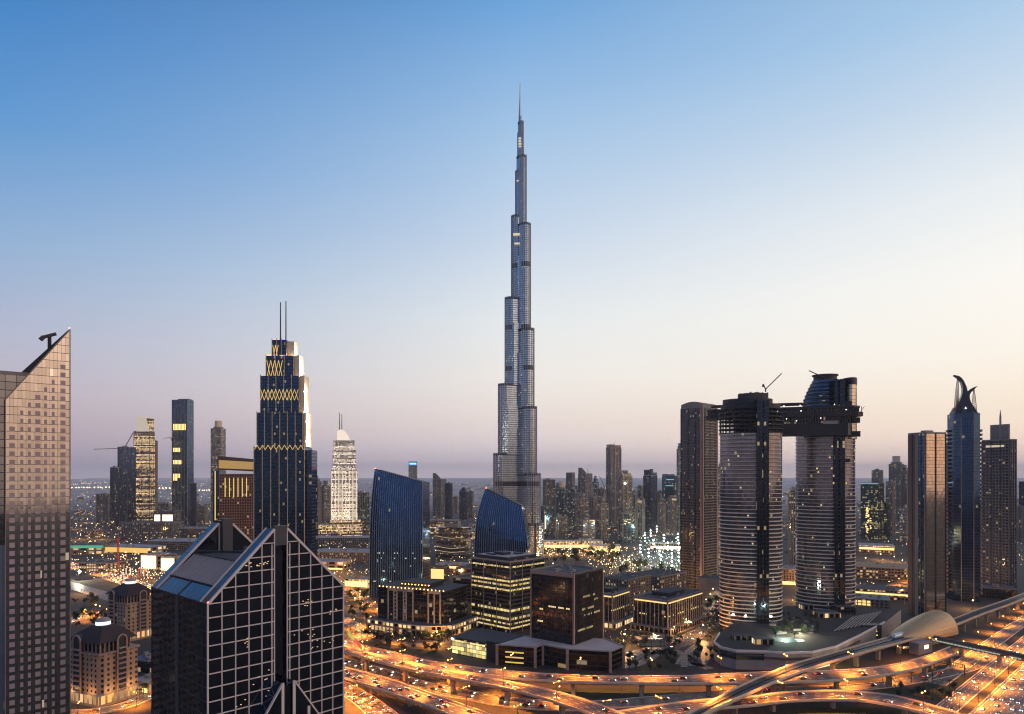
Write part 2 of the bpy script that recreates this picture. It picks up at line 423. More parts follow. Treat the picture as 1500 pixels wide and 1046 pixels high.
# ------------------------------------------------------------------ generic tower from a survey line
def tower(name, label, x0, x1, yt, mat, yb=None, d=None, side='R', f=.3, cat='tower', roof=ROOF, group=None, plant=True, a=30.0, mats2=None):
    d = d or gd(yb); xc = (x0 + x1) / 2; tn = (xc - CX) / F
    Wd = (x1 - x0) / F * d / math.sqrt(1 + tn * tn)
    if f > 0:
        w = Wd * (1 - f) / math.cos(R(a)); D = Wd * f / math.sin(R(a))
    else: w, D, a = Wd, Wd * .8, 0
    sg = -1 if side == 'R' else 1
    dx = (-1 if side == 'R' else 1) * D * math.sin(R(a)) / 2 / max(.3, math.cos(R(a)))
    h = pz(yt, d)
    r = thing(name, label, cat, (px(xc, d), d, 0), -math.degrees(math.atan(tn)) + sg * a, group)
    r['_w'] = w; r['_D'] = D; r['_h'] = h; r['_dx'] = dx
    x_0, x_1 = dx - w / 2, dx + w / 2
    b = MB().prism(rect(x_0, x_1, 0, D), 0, h - .5, 0, None)
    fc = b.build('facade', [mat], r)
    if Wd < 60:
        v = MB(); n = 2 + rnd.randrange(3)
        for k in range(n + 1):
            u = x_0 + (x_1 - x_0) * k / n; v.box(u - .5, u + .5, -.7, -.02, 0, h)
        for k in range(n):
            u = D * (k + .5) / n; sx0 = x_1 if side == 'R' else x_0
            v.box(sx0 + (.02 if side == 'R' else -.7), sx0 + (.7 if side == 'R' else -.02), u - .5, u + .5, 0, h)
        v.build('piers', CON if mat in (F_TAN, F_GREY, F_BALC, F_TEAL) else DARKM, fc)
    rf = MB().prism(rect(x_0, x_1, 0, D), h - .5, h, 0, 0).build('roof', [roof], r)
    p = MB()
    for q in (rect(x_0 - .15, x_1 + .15, -.15, .5), rect(x_0 - .15, x_1 + .15, D - .5, D + .15), rect(x_0 - .15, x_0 + .5, .5, D - .5), rect(x_1 - .5, x_1 + .15, .5, D - .5)):
        p.prism(q, h - .4, h + 1.3)
    p.build('parapet', CON if roof is ROOF else CON_P, rf)
    if plant:
        k = rnd.uniform(.25, .4); q = rnd.uniform(-.15, .1)
        MB().box(dx + w * (q - k / 2), dx + w * (q + k / 2), D * .3, D * .7, h, h + rnd.uniform(3, 6)).build('roof_plant', CON, rf)
    return r, x_0, x_1, D, h, d


def set_back(r, x0, x1, D, fr, h0, h1, mat, name='upper_storeys', fd=None):
    """a narrower block on top; fr = (left, right) shares of the width"""
    w = x1 - x0; fd = fd or (.12, .88)
    return MB().prism(rect(x0 + w * fr[0], x0 + w * fr[1], D * fd[0], D * fd[1]), h0, h1, 0, 1).build(name, [mat, ROOF], r)


def spire(r, x, y, z0, z1, rad=.8, name='spire', mat=None):
    return MB().cyl(x, y, z0, z1, rad, rad * .3, 6).build(name, mat or DARK, r)


# ------------------------------------------------------------------ slant-topped close tower, photo left edge
def slant_tower():
    r = thing('slant_top_tower', 'close grey glass tower with steeply slanted top and pink window columns', 'tower', (-218.8, 294.8, 0), 40)
    w, D = 23.65, 22.0; zl, zr = 183.0, 216.4
    top = lambda x: zl + (zr - zl) * x / w
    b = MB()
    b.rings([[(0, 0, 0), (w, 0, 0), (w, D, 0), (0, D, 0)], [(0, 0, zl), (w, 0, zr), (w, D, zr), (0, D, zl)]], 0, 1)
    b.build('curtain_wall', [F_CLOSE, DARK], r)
    cols = [(.10, .075), (.245, .04), (.36, .04), (.49, .075), (.61, .04), (.73, .04), (.885, .075)]
    blind = FB('pink_blind_column', (.50, .45, .43), (.52, .40, .37), 60, 3.6, 0, .6, 0, frough=.6, tilt=.004)
    for fx, ww in cols:
        xa, xb = w * (fx - ww / 2) - .08, w * (fx + ww / 2) + .08; zt = 3.6 * int((top(xa) - 9) / 3.6)
        MB().face([(xa, -.06, 1), (xb, -.06, 1), (xb, -.06, zt), (xa, -.06, zt)], [(1, 1), (1 + xb - xa, 1), (1 + xb - xa, zt), (1, zt)]).build('window_column', blind, r)
    e = MB()
    e.bar((0, -.1, zl), (w, -.1, zr), .5, .5); e.bar((w, -.1, 0), (w, -.1, zr), .35, .35); e.bar((0, -.1, 0), (0, -.1, zl), .35, .35)
    e.build('edge_trim', CON, r)
    s = MB().rings([[(6, 9, zl - 4), (w, 4, zr - 6), (w, 7, zr - 6), (6, 12, zl - 4)], [(6, 9, zl + 13.0), (w - .2, 4, zr + .5), (w - .2, 7, zr + .5), (6, 12, zl + 13.0)]], 0, 0, 0)
    s.build('roof_screen', DARK, r)
    c = MB().box(-16, 8.0, 2.5, 8.8, 120, 194.5, 0, 1); c.box(-16.2, 8.2, 2.3, 9.0, 194, 195.6, 1)
    c.build('rear_core', [FB('core_cladding', (.2, .2, .22), (.12, .12, .13), 4, 3.6, .06, .1, .0), CON], r)
    k = MB().cyl(16.4, 5, 203, 213.5, .75, .75, 8).bar((13.4, 5, 212.2), (18.9, 5, 214.6), 1.6, 1.3).bar((13.0, 5, 211.2), (14.2, 5, 212.6), 2.2, 1.8)
    k.build('window_cleaning_crane', DARK, r)
    MB().octa(w - .3, 0, zr + .7, .35).build('beacon', L_RED, r)


slant_tower()


# ------------------------------------------------------------------ twin-gabled dark glass building
def gable_building():
    r = thing('twin_gable_building', 'dark glass office building with twin white-gridded gables and a ribbed sloping roof', 'building', (-111.5, 250, 0), 46.8)
    w, D, ze = 57.4, 56.2, 103.0; g0, g1 = 26.0, 31.4; za = ze + g0
    # walls
    b = MB()
    def gable(y0, y1, nm, mat=F_PANE):
        q = MB()
        for xa, xb, flip in ((0, g0, 0), (g1, w, 1)):
            if not flip: f = [(0, 0), (g0, 0), (g0, za), (0, ze)]
            else: f = [(g1, 0), (w, 0), (w, ze), (g1, za)]
            fr = [(x, y0, z) for x, z in f]; bk = [(x, y1, z) for x, z in f]
            q.face(fr, [(x if not flip else x - g1, z - ze) for x, z in f])
            q.face(bk[::-1], [(x, z - ze) for x, z in f[::-1]])
            n = 4
            for k in range(n):
                k2 = (k + 1) % n
                if k == 0: continue
                m = 1 if k in (2,) else 0
                q.face([fr[k], fr[k2], bk[k2], bk[k]], [(f[k][0], 0), (f[k2][0], 0), (f[k2][0], y1 - y0), (f[k][0], y1 - y0)], m)
        return q.build(nm, [mat, FB('roof_glass_' + nm, (.05, .085, .13), (.05, .07, .1), 4.5, 2.6, .04, .06, 0, tilt=.004)], r)
    gable(0, 6.0, 'front_gable'); gable(50.2, D, 'rear_gable')
    # body between gables
    b.rings([[(0, 6.0, 0), (w, 6.0, 0), (w, 50.2, 0), (0, 50.2, 0)], [(0, 6.0, ze), (w, 6.0, ze), (w, 50.2, ze), (0, 50.2, ze)]], 0, None)
    b.face([(15, 6.0, ze + 13), (w - 15, 6.0, ze + 13), (w - 15, 50.2, ze + 13), (15, 50.2, ze + 13)], None, 1)
    b.face([(w, 6.0, ze), (w, 50.2, ze), (w - 15, 50.2, ze + 13), (w - 15, 6.0, ze + 13)], None, 1)
    b.build('side_walls', [F_PANE, ROOF], r)
    # roof: lower glass band, ribbed panel
    gl = FB('roof_band_glass', (.05, .09, .14), (.10, .13, .18), 4.6, 30, .05, .0, 0, tilt=.004)
    q = MB()
    def slope(xa, xb, ya, yb, off=0, m=0):
        za_, zb_ = ze + xa * .9 + off, ze + xb * .9 + off
        q.face([(xa, yb, za_), (xa, ya, za_), (xb, ya, zb_), (xb, yb, zb_)], [(yb, 0), (ya, 0), (ya, xb - xa), (yb, xb - xa)], m)
    slope(0, 5.4, 6.0, 27.3); slope(0, 5.4, 28.9, 50.2)
    q.build('roof_glass_band', gl, r)
    c = MB()
    ny = 20; y0, y1 = 6.4, 49.8; st = (y1 - y0) / ny
    for k in range(ny):
        ya = y0 + k * st
        for (ua, ub, o) in ((ya, ya + st * .55, .45), (ya + st * .55, ya + st, 0)):
            p0, p1 = (5.4, ze + 4.86 + o), (14.8, ze + 13.0 + o)
            c.face([(p0[0], ub, p0[1]), (p0[0], ua, p0[1]), (p1[0], ua, p1[1]), (p1[0], ub, p1[1])], None, 0 if o else 1)
        for u, e in ((ya, 1), (ya + st * .55, -1)):
            c.face([(5.4, u, ze + 4.86), (5.4, u, ze + 5.31), (14.8, u, ze + 13.45), (14.8, u, ze + 13.0)][::e])
    c.build('ribbed_roof', [plain('roof_ribs', (.50, .40, .37), .5, 0, .12), plain('roof_troughs', (.05, .05, .055), .5)], r)
    k = MB().bar((5.4, 6.2, ze + 5.2), (5.4, 50, ze + 5.2), .7, .5).bar((0, 28.1, ze - .1), (5.4, 28.1, ze + 4.8), 1.5, .6).bar((0, 6, ze), (0, 50, ze), .5, .4).bar((15, 6.2, ze + 13.4), (15, 50, ze + 13.4), .5, .7)
    k.build('roof_trim', DARKM, r)
    # white frames of the gables
    def frames(y, nm, sgn, rows, full=True):
        f = MB(); t = .5
        L = lambda p, q, w_=t: f.bar((p[0], y, p[1]), (q[0], y, q[1]), w_, w_)
        tp = lambda x: ze + (x if x < w / 2 else w - x)
        cs = [i * g0 / 5 for i in range(6)] + [g1 + i * (w - g1) / 5 for i in range(6)]
        for x in cs:
            if not full and x not in (cs[5], cs[6]): continue
            L((x, rows[0]), (x, tp(x)), .55 if x in (0, w) else .36)
        if full:
            L((g0 - 1.1, rows[0]), (g0 - 1.1, tp(g0) - 6), .4); L((g1 + 1.1, rows[0]), (g1 + 1.1, tp(g0) - 6), .4)
        z = rows[1]
        while z < za - 2 and full:
            i = max(0, z - ze)
            if i < g0 - .5: L((i, z), (g0, z), .36); L((g1, z), (w - i, z), .36)
            z += 5.15
        L((0, ze), (g0, za), .85); L((g1, za), (w, ze), .85)
        return f.build(nm, WHITE, r)
    frames(-.2, 'white_grid', -1, (0, ze - 5.15 * 20))
    frames(49.9, 'rear_gable_frame', 1, (ze + 6, 0), False)
    frames(6.15, 'inner_gable_frame', 1, (ze + 13, 0), False)
    rr = random.Random(21); pane_dots = MB()
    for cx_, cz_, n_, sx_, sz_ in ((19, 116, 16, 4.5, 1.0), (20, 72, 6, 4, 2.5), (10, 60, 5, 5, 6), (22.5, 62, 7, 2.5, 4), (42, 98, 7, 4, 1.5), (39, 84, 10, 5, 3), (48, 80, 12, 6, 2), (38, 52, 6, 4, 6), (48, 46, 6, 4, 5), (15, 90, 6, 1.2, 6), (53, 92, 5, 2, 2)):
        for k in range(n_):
            pane_dots.mark()
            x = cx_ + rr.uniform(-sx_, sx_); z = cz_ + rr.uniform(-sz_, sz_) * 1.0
            pane_dots.box(x - .28, x + .28, -.06, 0, z - .12, z + .12)
    pane_dots.build_each('room_reflection_glow', glow('room_reflection_glow', (1, .68, .36), 1.1), r)  # glowing dots on the glass: lit rooms plus painted city reflections
    # dark slot between the gables
    s = MB().box(g0, g1, 1.6, 6, 0, za - 3, 0).box(g0 + .3, g1 - .3, 49, D - .5, 0, za + 1, 0).box(g0, g1, -.3, 1.6, za - 6.5, za + 1.2, 1).box(g0 + .5, g1 - .5, 47, 49, ze + 10, za + 2, 1)
    s.build('central_slot', [F_PANE, plain('slot_cladding', (.07, .07, .08), .5)], r)
    # left face strips and fine grid
    v = MB()
    v.box(-.35, 0, 26.9, 29.3, 0, ze - .3)
    for k in range(20):
        z = ze - 5.15 * k
        v.box(-.12, 0, 0, 26.9, z - .12, z + .12); v.box(-.12, 0, 29.3, D, z - .12, z + .12)
    for k in range(1, 6): 
        v.box(-.1, 0, 26.9 * k / 6 - .08, 26.9 * k / 6 + .08, 0, ze - .4); v.box(-.1, 0, 29.3 + 26.9 * k / 6 - .08, 29.3 + 26.9 * k / 6 + .08, 0, ze - .4)
    v.build('side_grid', plain('side_grid_grey', (.09, .09, .1), .5), r)
    # roof plant between the gables
    MB().box(20, 37, 8, 14, ze + 13, ze + 18.5).build('roof_plant', BROWN, r)
    MB().bar((13.5, 44, ze + 15), (22, 9, ze + 16.5), .9, .9).build('roof_pipe', DARK, r)
    # entrance gable in front
    e = MB(); ya, yb = -6.0, -.3; zb, zt = 52.0, 69.5; xa, xb = 14.5, 43.0; ga, gb = 26.3, 31.1
    for x0, x1, zz0, zz1 in ((xa, ga, zb, zt), (gb, xb, zt, zb)):
        e.face([(x0, ya, 0), (x1, ya, 0), (x1, ya, zz1), (x0, ya, zz0)], [(x0, 0), (x1, 0), (x1, zz1), (x0, zz0)])
        e.face([(x0, ya, zz0), (x1, ya, zz1), (x1, yb, zz1), (x0, yb, zz0)], None, 1)
    e.face([(xa, yb, 0), (xa, ya, 0), (xa, ya, zb), (xa, yb, zb)]); e.face([(xb, ya, 0), (xb, yb, 0), (xb, yb, zb), (xb, ya, zb)])
    e.box(ga, gb, ya + 1, yb, 0, zt - 2, 0)
    e.build('entrance_gable', [F_PANE, gl], r)
    f = MB()
    for p, q in (((xa, zb), (ga, zt)), ((gb, zt), (xb, zb)), ((ga, 0), (ga, zt)), ((gb, 0), (gb, zt)), ((xa + 5.5, 0), (xa + 5.5, zb + 6)), ((xb - 5.5, 0), (xb - 5.5, zb + 6)), ((xa, zb - 5), (ga, zb - 5)), ((gb, zb - 5), (xb, zb - 5))):
        f.bar((p[0], ya - .2, p[1]), (q[0], ya - .2, q[1]), 1.1, .5)
    f.build('entrance_frame', WHITE, r)
    MB().octa(0, -.4, ze + .6, .35).build('beacon', L_RED, r)


gable_building()


# ------------------------------------------------------------------ supertall stepped tower
def supertall():
    d = 1180.0
    r = thing('supertall_tower', 'very tall stepped silver skyscraper tapering to a needle spire', 'skyscraper', (px(762, d), d, 0), 0)
    s = d / F
    def wing(ang, tiers, nm):
        b = MB(); bands = MB(); fins = MB(); zprev = 0.0; tiers = sorted(tiers, key=lambda t_: t_[1]); z0 = 0.0; c, sn = math.cos(R(ang)), math.sin(R(ang))
        n = 10
        for ext, zt, hw in tiers:
            ce = max(.3, abs(c)); L = max(.4, (ext - hw) / ce)
            loc = [(-2, -hw), (L, -hw)] + [(L + hw * math.sin(math.pi * k / n), -hw * math.cos(math.pi * k / n)) for k in range(1, n)] + [(L, hw), (-2, hw)]
            tr = lambda q: [(x * c - y * sn, x * sn + y * c) for x, y in q]
            b.prism(tr(loc), z0, zt, 0, 1)
            if L > 3:   # lower shoulders hugging each tier
                sh_ = [(-2, -hw - 1.7), (L - 1.5, -hw - 1.7), (L + hw * .35, -hw * .9), (L + hw * .35, hw * .9), (L - 1.5, hw + 1.7), (-2, hw + 1.7)]
                b.prism(tr(sh_), z0, zt - (zt - zprev) * .3, 0, 1)
            pf = tr([(x + (.35 if x > 0 else 0), y * (1 + .35 / hw)) for x, y in loc])
            for i_ in range(1, len(pf) - 1):
                fins.box(pf[i_][0] - .28, pf[i_][0] + .28, pf[i_][1] - .28, pf[i_][1] + .28, zprev, zt + 1.5)
            zprev = zt
            loc2 = [(x + (.4 if x > 0 else 0), y * (1 + .4 / hw)) for x, y in loc]
            bands.mark().prism(tr(loc2), zt - 3.2, zt + .6, 0, 0, 0)
            z0 = zt - 1.5
        for zz in (150 + 1.18 * (697 - 395), 150 + 1.18 * (697 - 545), 150 + 1.18 * (697 - 485), 150 - 1.18 * 15):
            for ext, zt, hw in tiers:
                if zt > zz + 10:
                    L = max(.4, (ext - hw) / max(.3, abs(c)))
                    loc = [(-2, -hw), (L, -hw)] + [(L + hw * math.sin(math.pi * k / n), -hw * math.cos(math.pi * k / n)) for k in range(1, n)] + [(L, hw), (-2, hw)]
                    loc = [(x + (.25 if x > 0 else 0), y * (1 + .25 / hw)) for x, y in loc]
                    bands.mark().prism([(x * c - y * sn, x * sn + y * c) for x, y in loc], zz, zz + 8, 0, 0, 0); break
        wg = b.build(nm, [F_BURJ, STEEL], r)
        bands.build_each('plant_band', DARKM, wg); fins.build('steel_fins', plain('fin_steel_' + nm, (.62, .60, .60), .35, .3, .1), wg)
    Z = lambda y: 150 + (697 - y) * s
    wing(196, [(46, Z(665), 12), (37.8, Z(564), 11.5), (26.4, Z(438), 11), (15.3, Z(318), 8.5), (8.3, Z(252), 5.5), (4.7, Z(205), 3)], 'left_wing')
    wing(-52, [(39, Z(765), 13), (33.8, Z(694), 12.5), (27.9, Z(598), 12), (23.6, Z(485), 11.5), (17.7, Z(332), 9.5), (10.6, Z(231), 6.5), (5.5, Z(180), 3.4)], 'front_wing')
    wing(72, [(20, Z(700), 12), (16, Z(540), 11.5), (13, Z(400), 10), (10, Z(300), 8), (6, Z(215), 4.5)], 'rear_wing')
    k = MB().cyl(0, 0, 0, Z(340), 12.0, 11.0, 18).cyl(0, 0, Z(340), Z(250), 9, 6.5, 16).cyl(0, 0, Z(250), Z(171), 5.2, 2.8, 14)
    k.build('core', [F_BURJ], r)
    MB().cyl(0, 0, Z(178), Z(150), 3.0, 1.7, 8).cyl(0, 0, Z(150), Z(121), 1.45, .7, 8).build('needle', STEEL, r)
    lt = MB()
    for y0, y1, x0, x1 in ((345, 348, -12, 16), (352, 354.5, -8, 13), (359, 361, -10, 6), (205, 206.6, -3, 1.5), (209, 210.4, -3, 1.5), (213, 214.4, -3, 2), (217, 218, -3, 2), (234, 235.4, 2, 8), (267, 268.6, -6, 3), (274, 275.2, -2, 6), (280, 281.2, -1, 6)):
        h = (y1 - y0) * s
        lt.mark().box(x0, x1, -14 if x0 < -8 else -9.5, -6, Z(y1), Z(y1) + h * .8)
    lt.build_each('lit_terrace', glow('terrace_light', (1, .86, .66), .7), r)
    MB().box(-46, 42, -40, 30, 0, 9, 0, 1).build('podium', [F_LOW, ROOF], r)


supertall()


# ------------------------------------------------------------------ art-deco tower with two masts
def mast_tower():
    d = 700.0; s = d / F
    r = thing('twin_mast_tower', 'stepped dark blue tower with gold lattice bands and twin black masts', 'tower', (px(410, d), d, 0), 0)
    X = lambda x: (x - 410) * s; Z = lambda y: 150 + (697 - y) * s
    f = FB('deco_glass', (.04, .095, .18), (.015, .03, .05), 2.4, 3.6, .3, .3, .03, (1, .72, .3), 1.1)
    blocks = [(372, 446, 0, Z(655), 0, 26), (375.5, 443, Z(655), Z(604), 1.5, 25), (380, 437, Z(604), Z(550), 3, 24), (387.5, 428, Z(550), Z(520), 4.5, 22), (395.5, 416.5, Z(520), Z(496), 6, 20)]
    names = ['lower_shaft', 'middle_shaft', 'upper_shaft', 'crown_tier', 'top_tier']
    for (x0, x1, z0, z1, y0, D), nm in zip(blocks, names):
        q = MB().prism(rect(X(x0), X(x1), y0, D), z0, z1, 0, 1)
        sh = q.build(nm, [f, CREAM], r)
        g = MB(); n = max(3, int((x1 - x0) / 11))
        for k in range(n + 1):
            x = X(x0) + (X(x1) - X(x0)) * k / n
            g.box(x - .32, x + .32, y0 - .55, y0 - .02, z0, z1 + 1.2)
        g.build('gold_fin', plain('fin_gold_' + nm, (.8, .6, .36), .5, .1), sh)
    c = MB()   # pale slab walls on the right-hand side and behind the crown
    c.box(X(443.3), X(447), 3, 22, Z(654), Z(604)); c.mark().box(X(437.3), X(443.5), 5, 21, Z(604), Z(549)); c.mark().box(X(428.3), X(436), 6.0, 20, Z(551), Z(519)); c.mark().box(X(416.8), X(427.5), 7.5, 19, Z(522), Z(498))
    c.build_each('pale_side_wall', CREAM, r)
    for x_, z_ in ((452, 645), (449, 618), (450, 598), (445, 572), (441, 546), (440, 530), (433, 515)):
        l = bpy.data.lights.new('ledge_floodlight', 'POINT'); l.energy = 20000; l.color = (1, .86, .7); l.shadow_soft_size = 1
        lo = bpy.data.objects.new('ledge_floodlight', l); COL.objects.link(lo); lo.parent = r; lo.location = (X(x_), 8, Z(z_))
    z = MB()
    def zig(x0, x1, y, ya, yb, n, cross=True):
        for k in range(n):
            a, b, m_ = X(x0 + (x1 - x0) * k / n), X(x0 + (x1 - x0) * (k + 1) / n), 0
            mid = (a + b) / 2
            z.bar((a, y, Z(yb)), (mid, y, Z(ya)), .42, .3).bar((mid, y, Z(ya)), (b, y, Z(yb)), .42, .3)
            if cross: z.bar((a, y, Z(ya)), (mid, y, Z(yb)), .42, .3).bar((mid, y, Z(yb)), (b, y, Z(ya)), .42, .3)
    zig(373, 445, -.9, 652, 659, 9, False); z.mark(); zig(380.5, 436, 2.0, 570, 586, 5); z.mark(); zig(389, 412, 3.5, 527, 553, 2); z.mark(); zig(397, 405, 5.0, 504, 528, 1)
    z.build_each('light_lattice', glow('lattice_gold', (1, .66, .2), 1.0), r)
    t = MB().box(X(396), X(405), 6.2, 12, Z(498), Z(495)).mark().box(X(387.5), X(393), 5, 9, Z(520.5), Z(518)).mark().box(X(407), X(416), 5.2, 5.9, Z(523), Z(519))
    t.build_each('crown_light', glow('crown_gold', (1, .62, .2), 1.5), r)
    for x, y0, y1 in ((407, 440, 497), (416.5, 439.5, 522)):
        MB().cyl(X(x), 8 if x < 410 else 5.0, Z(y1), Z(y0), .75, .5, 8).build('mast', DARK, r)
    MB().prism(rect(X(446.3), X(455), 4, 24), 0, Z(659), 0, 1).build('side_wing', [F_NAVY, CREAM], r)


mast_tower()


# ------------------------------------------------------------------ brown hotel with sloping lit roof
def brown_hotel():
    d = 900.0; s = d / F
    r = thing('brown_hotel', 'brown slab hotel with a lit sloping roof band and gold strip light', 'hotel', (px(343, d), d, 0), 8)
    X = lambda x: (x - 343) * s; Z = lambda y: 150 + (697 - y) * s
    MB().prism(rect(X(322), X(374), 0, 24), 0, Z(694), 0, 1).build('facade', [F_BROWN, ROOF], r)
    MB().prism(rect(X(312.5), X(321.5), 2, 24), 0, Z(690), 0, 1).build('side_bay', [F_NAVY, ROOF], r)
    q = MB()
    za, zb = Z(668), Z(672); 
    q.rings([[(X(320), -1.5, Z(688)), (X(376), -1.5, Z(691)), (X(376), 26, Z(691)), (X(320), 26, Z(688))], [(X(320), -1.5, Z(668)), (X(376), -1.5, Z(673)), (X(376), 26, Z(673)), (X(320), 26, Z(668))]], 0, 0, 0)
    q.build('sloping_roof', BROWN, r)
    MB().face([(X(322), -1.7, Z(686)), (X(374), -1.7, Z(688)), (X(374), -1.7, Z(677)), (X(322), -1.7, Z(674))]).build('roof_light_band', glow('roof_band_gold', (1, .6, .18), .42), r)
    l = MB().box(X(315.5), X(316.5), 1.2, 1.8, 20, Z(690))
    for k in range(6): l.box(X(330 + k * 6), X(330.9 + k * 6), -.5, -.1, Z(728), Z(700))
    l.build('strip_light', glow('hotel_strip', (1, .72, .2), 1.1), r)


brown_hotel()


# ------------------------------------------------------------------ flood-lit white hotel tower
def white_hotel():
    d = 1700.0; s = d / F
    r = thing('floodlit_hotel_tower', 'floodlit cream hotel tower with a rounded crown and twin thin masts', 'hotel tower', (px(504, d), d, 0), 14)
    X = lambda x: (x - 504) * s; Z = lambda y: 150 + (697 - y) * s
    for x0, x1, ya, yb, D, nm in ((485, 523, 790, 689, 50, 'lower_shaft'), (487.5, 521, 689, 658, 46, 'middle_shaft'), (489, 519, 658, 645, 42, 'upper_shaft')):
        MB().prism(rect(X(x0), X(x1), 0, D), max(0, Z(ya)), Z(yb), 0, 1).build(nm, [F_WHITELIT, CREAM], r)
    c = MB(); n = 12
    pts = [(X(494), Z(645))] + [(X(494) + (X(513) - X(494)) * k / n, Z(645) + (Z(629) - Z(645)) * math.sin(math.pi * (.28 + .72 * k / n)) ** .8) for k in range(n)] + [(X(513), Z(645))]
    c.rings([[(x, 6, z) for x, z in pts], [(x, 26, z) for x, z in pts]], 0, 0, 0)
    c.build('rounded_crown', [glow('crown_flood_glow', (1, .84, .68), .95)], r)  # floodlight on the crown put in as its own glow
    for x, y in ((497.5, 604), (500.8, 606)):
        MB().cyl(X(x), 12, Z(640), Z(y), 1.3, .6, 6).build('mast', DARK, r)
    g = MB()
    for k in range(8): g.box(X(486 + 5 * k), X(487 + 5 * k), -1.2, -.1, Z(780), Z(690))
    g.build('pilaster', glow('pilaster_flood_glow', (1, .82, .62), .95), r)  # pilasters emit by themselves in place of floodlight falling on them
    MB().prism(rect(X(468), X(530), -16, 60), 0, Z(768), 0, 1).build('podium', [F_GOLDLIT, ROOFL], r)
    MB().prism(rect(X(484), X(528), -10, 50), Z(768), Z(762), 0, 1).build('podium_terrace', [F_GOLDLIT, ROOFL], r)


white_hotel()


# ------------------------------------------------------------------ curved blue glass towers
def blue_blade(label, xl, xr, side, yl, yr, d, seed, bulge):
    s = d / F; xc = (xl + xr) / 2
    r = thing('blue_blade_tower', label, 'office tower', (px(xc, d), d, 0), -3)
    wl_, wr_ = (xl - xc) * s, (xr - xc) * s; zl, zr = pz(yl, d), pz(yr, d); D = 30.0; lean = 7.0
    n = 14; rings = []
    for j in range(n + 1):
        t = j / n; zl_, zr_ = zl * t, zr * t
        bl = bulge * (math.sin(min(1, t * 1.25) * math.pi * .62) - 0.0); y0 = lean * t * t
        kl = max(0, t - .45) ** 2 * bulge * 5; kr = max(0, t - .3) ** 2 * bulge * (2.2 if bulge > 5 else 1)
        rings.append([(wl_ + kl, y0, zl_), (wr_ - kr, y0, zr_), (wr_ - kr + side, y0 + D * .8, zr_ * .995), (wl_ + kl + 3, D, zl_ * .995)])
    b = MB(); w = wr_ - wl_
    b.rings(rings, 0, 1)
    for i in range(len(b.f)):
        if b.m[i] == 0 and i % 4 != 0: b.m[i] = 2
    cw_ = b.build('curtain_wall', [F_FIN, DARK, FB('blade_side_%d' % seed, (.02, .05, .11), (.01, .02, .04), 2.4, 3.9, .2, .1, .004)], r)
    f = MB()
    nf = 24
    for k in range(nf + 1):
        q = k / nf; prev = None
        for ring in rings:
            p = [ring[0][i] + (ring[1][i] - ring[0][i]) * q for i in range(3)]
            p[1] -= .35
            if prev: f.bar(prev, p, .5, .8)
            prev = p
    f.build('vertical_fins', plain('fin_blue_%d' % seed, (.14, .27, .43), .5, .0), cw_)
    MB().octa(wl_ + bulge * 1.6, lean, zl + .8, .9).build('beacon', L_RED, r)
    e = MB(); a, c = rings[-1][0], rings[-1][1]
    e.bar((a[0], a[1] - .3, a[2]), (c[0], c[1] - .3, c[2]), 1.2, 1.0)
    e.build('roof_edge', DARKM, r)
    l = MB()
    rr = random.Random(seed)
    for k in range(18):
        q = rr.random() * .9 + .03; t = rr.choice((.12, .2, .24, .3, .34)) ; a0 = rings[0]
        x = wl_ + (wr_ - wl_) * q; z = zl * t
        l.mark().box(x, x + 1.6, lean * t * t - .12, lean * t * t + .3, z, z + 1.2)
    l.build_each('lit_pane', glow('pane_light_%d' % seed, (.8, .85, .8), .8), r)


blue_blade('taller blue glass tower with slanted roof and pale vertical fins', 541, 619, 5, 687, 706, 843, 3, 3.2)
blue_blade('shorter blue glass tower with curved sides in front of the supertall tower', 695, 774, 3, 716, 741, 880, 5, 9.0)
# ------------------------------------------------------------------ grid tower left of the gate towers
def grid_tower():
    r, x0, x1, D, h, d = tower('concrete_grid_tower', 'tall brown concrete grid tower with arched top left of the oval towers', 997, 1052, 597, F_CONC, d=900, f=.42, plant=False)
    w = x1 - x0
    q = MB(); n = 10
    pts = [(x0, h)] + [(x0 + w * k / n, h + 1 + 7.5 * math.sin(math.pi * (.18 + .62 * k / n))) for k in range(n + 1)] + [(x1, h)]
    q.rings([[(x, 0, z) for x, z in pts], [(x, D * .96, z) for x, z in pts]], 0, 0, 0)
    q.build('arched_top', CON, r)
    MB().box(x1 - 3.2, x1 + .5, -.6, 3.5, 0, h + 1).box(x1 - .4, x1 + .6, D - 3, D + .4, 0, h - 12).build('corner_pier', PINK, r)
    b = MB()
    for k in range(int((h - 14) / 3.6)):
        b.box(x1, x1 + 1.6, 4.2, D - 3.4, 8 + k * 3.6, 9 + k * 3.6)
    b.build('balcony_slabs', CON, r)


grid_tower()


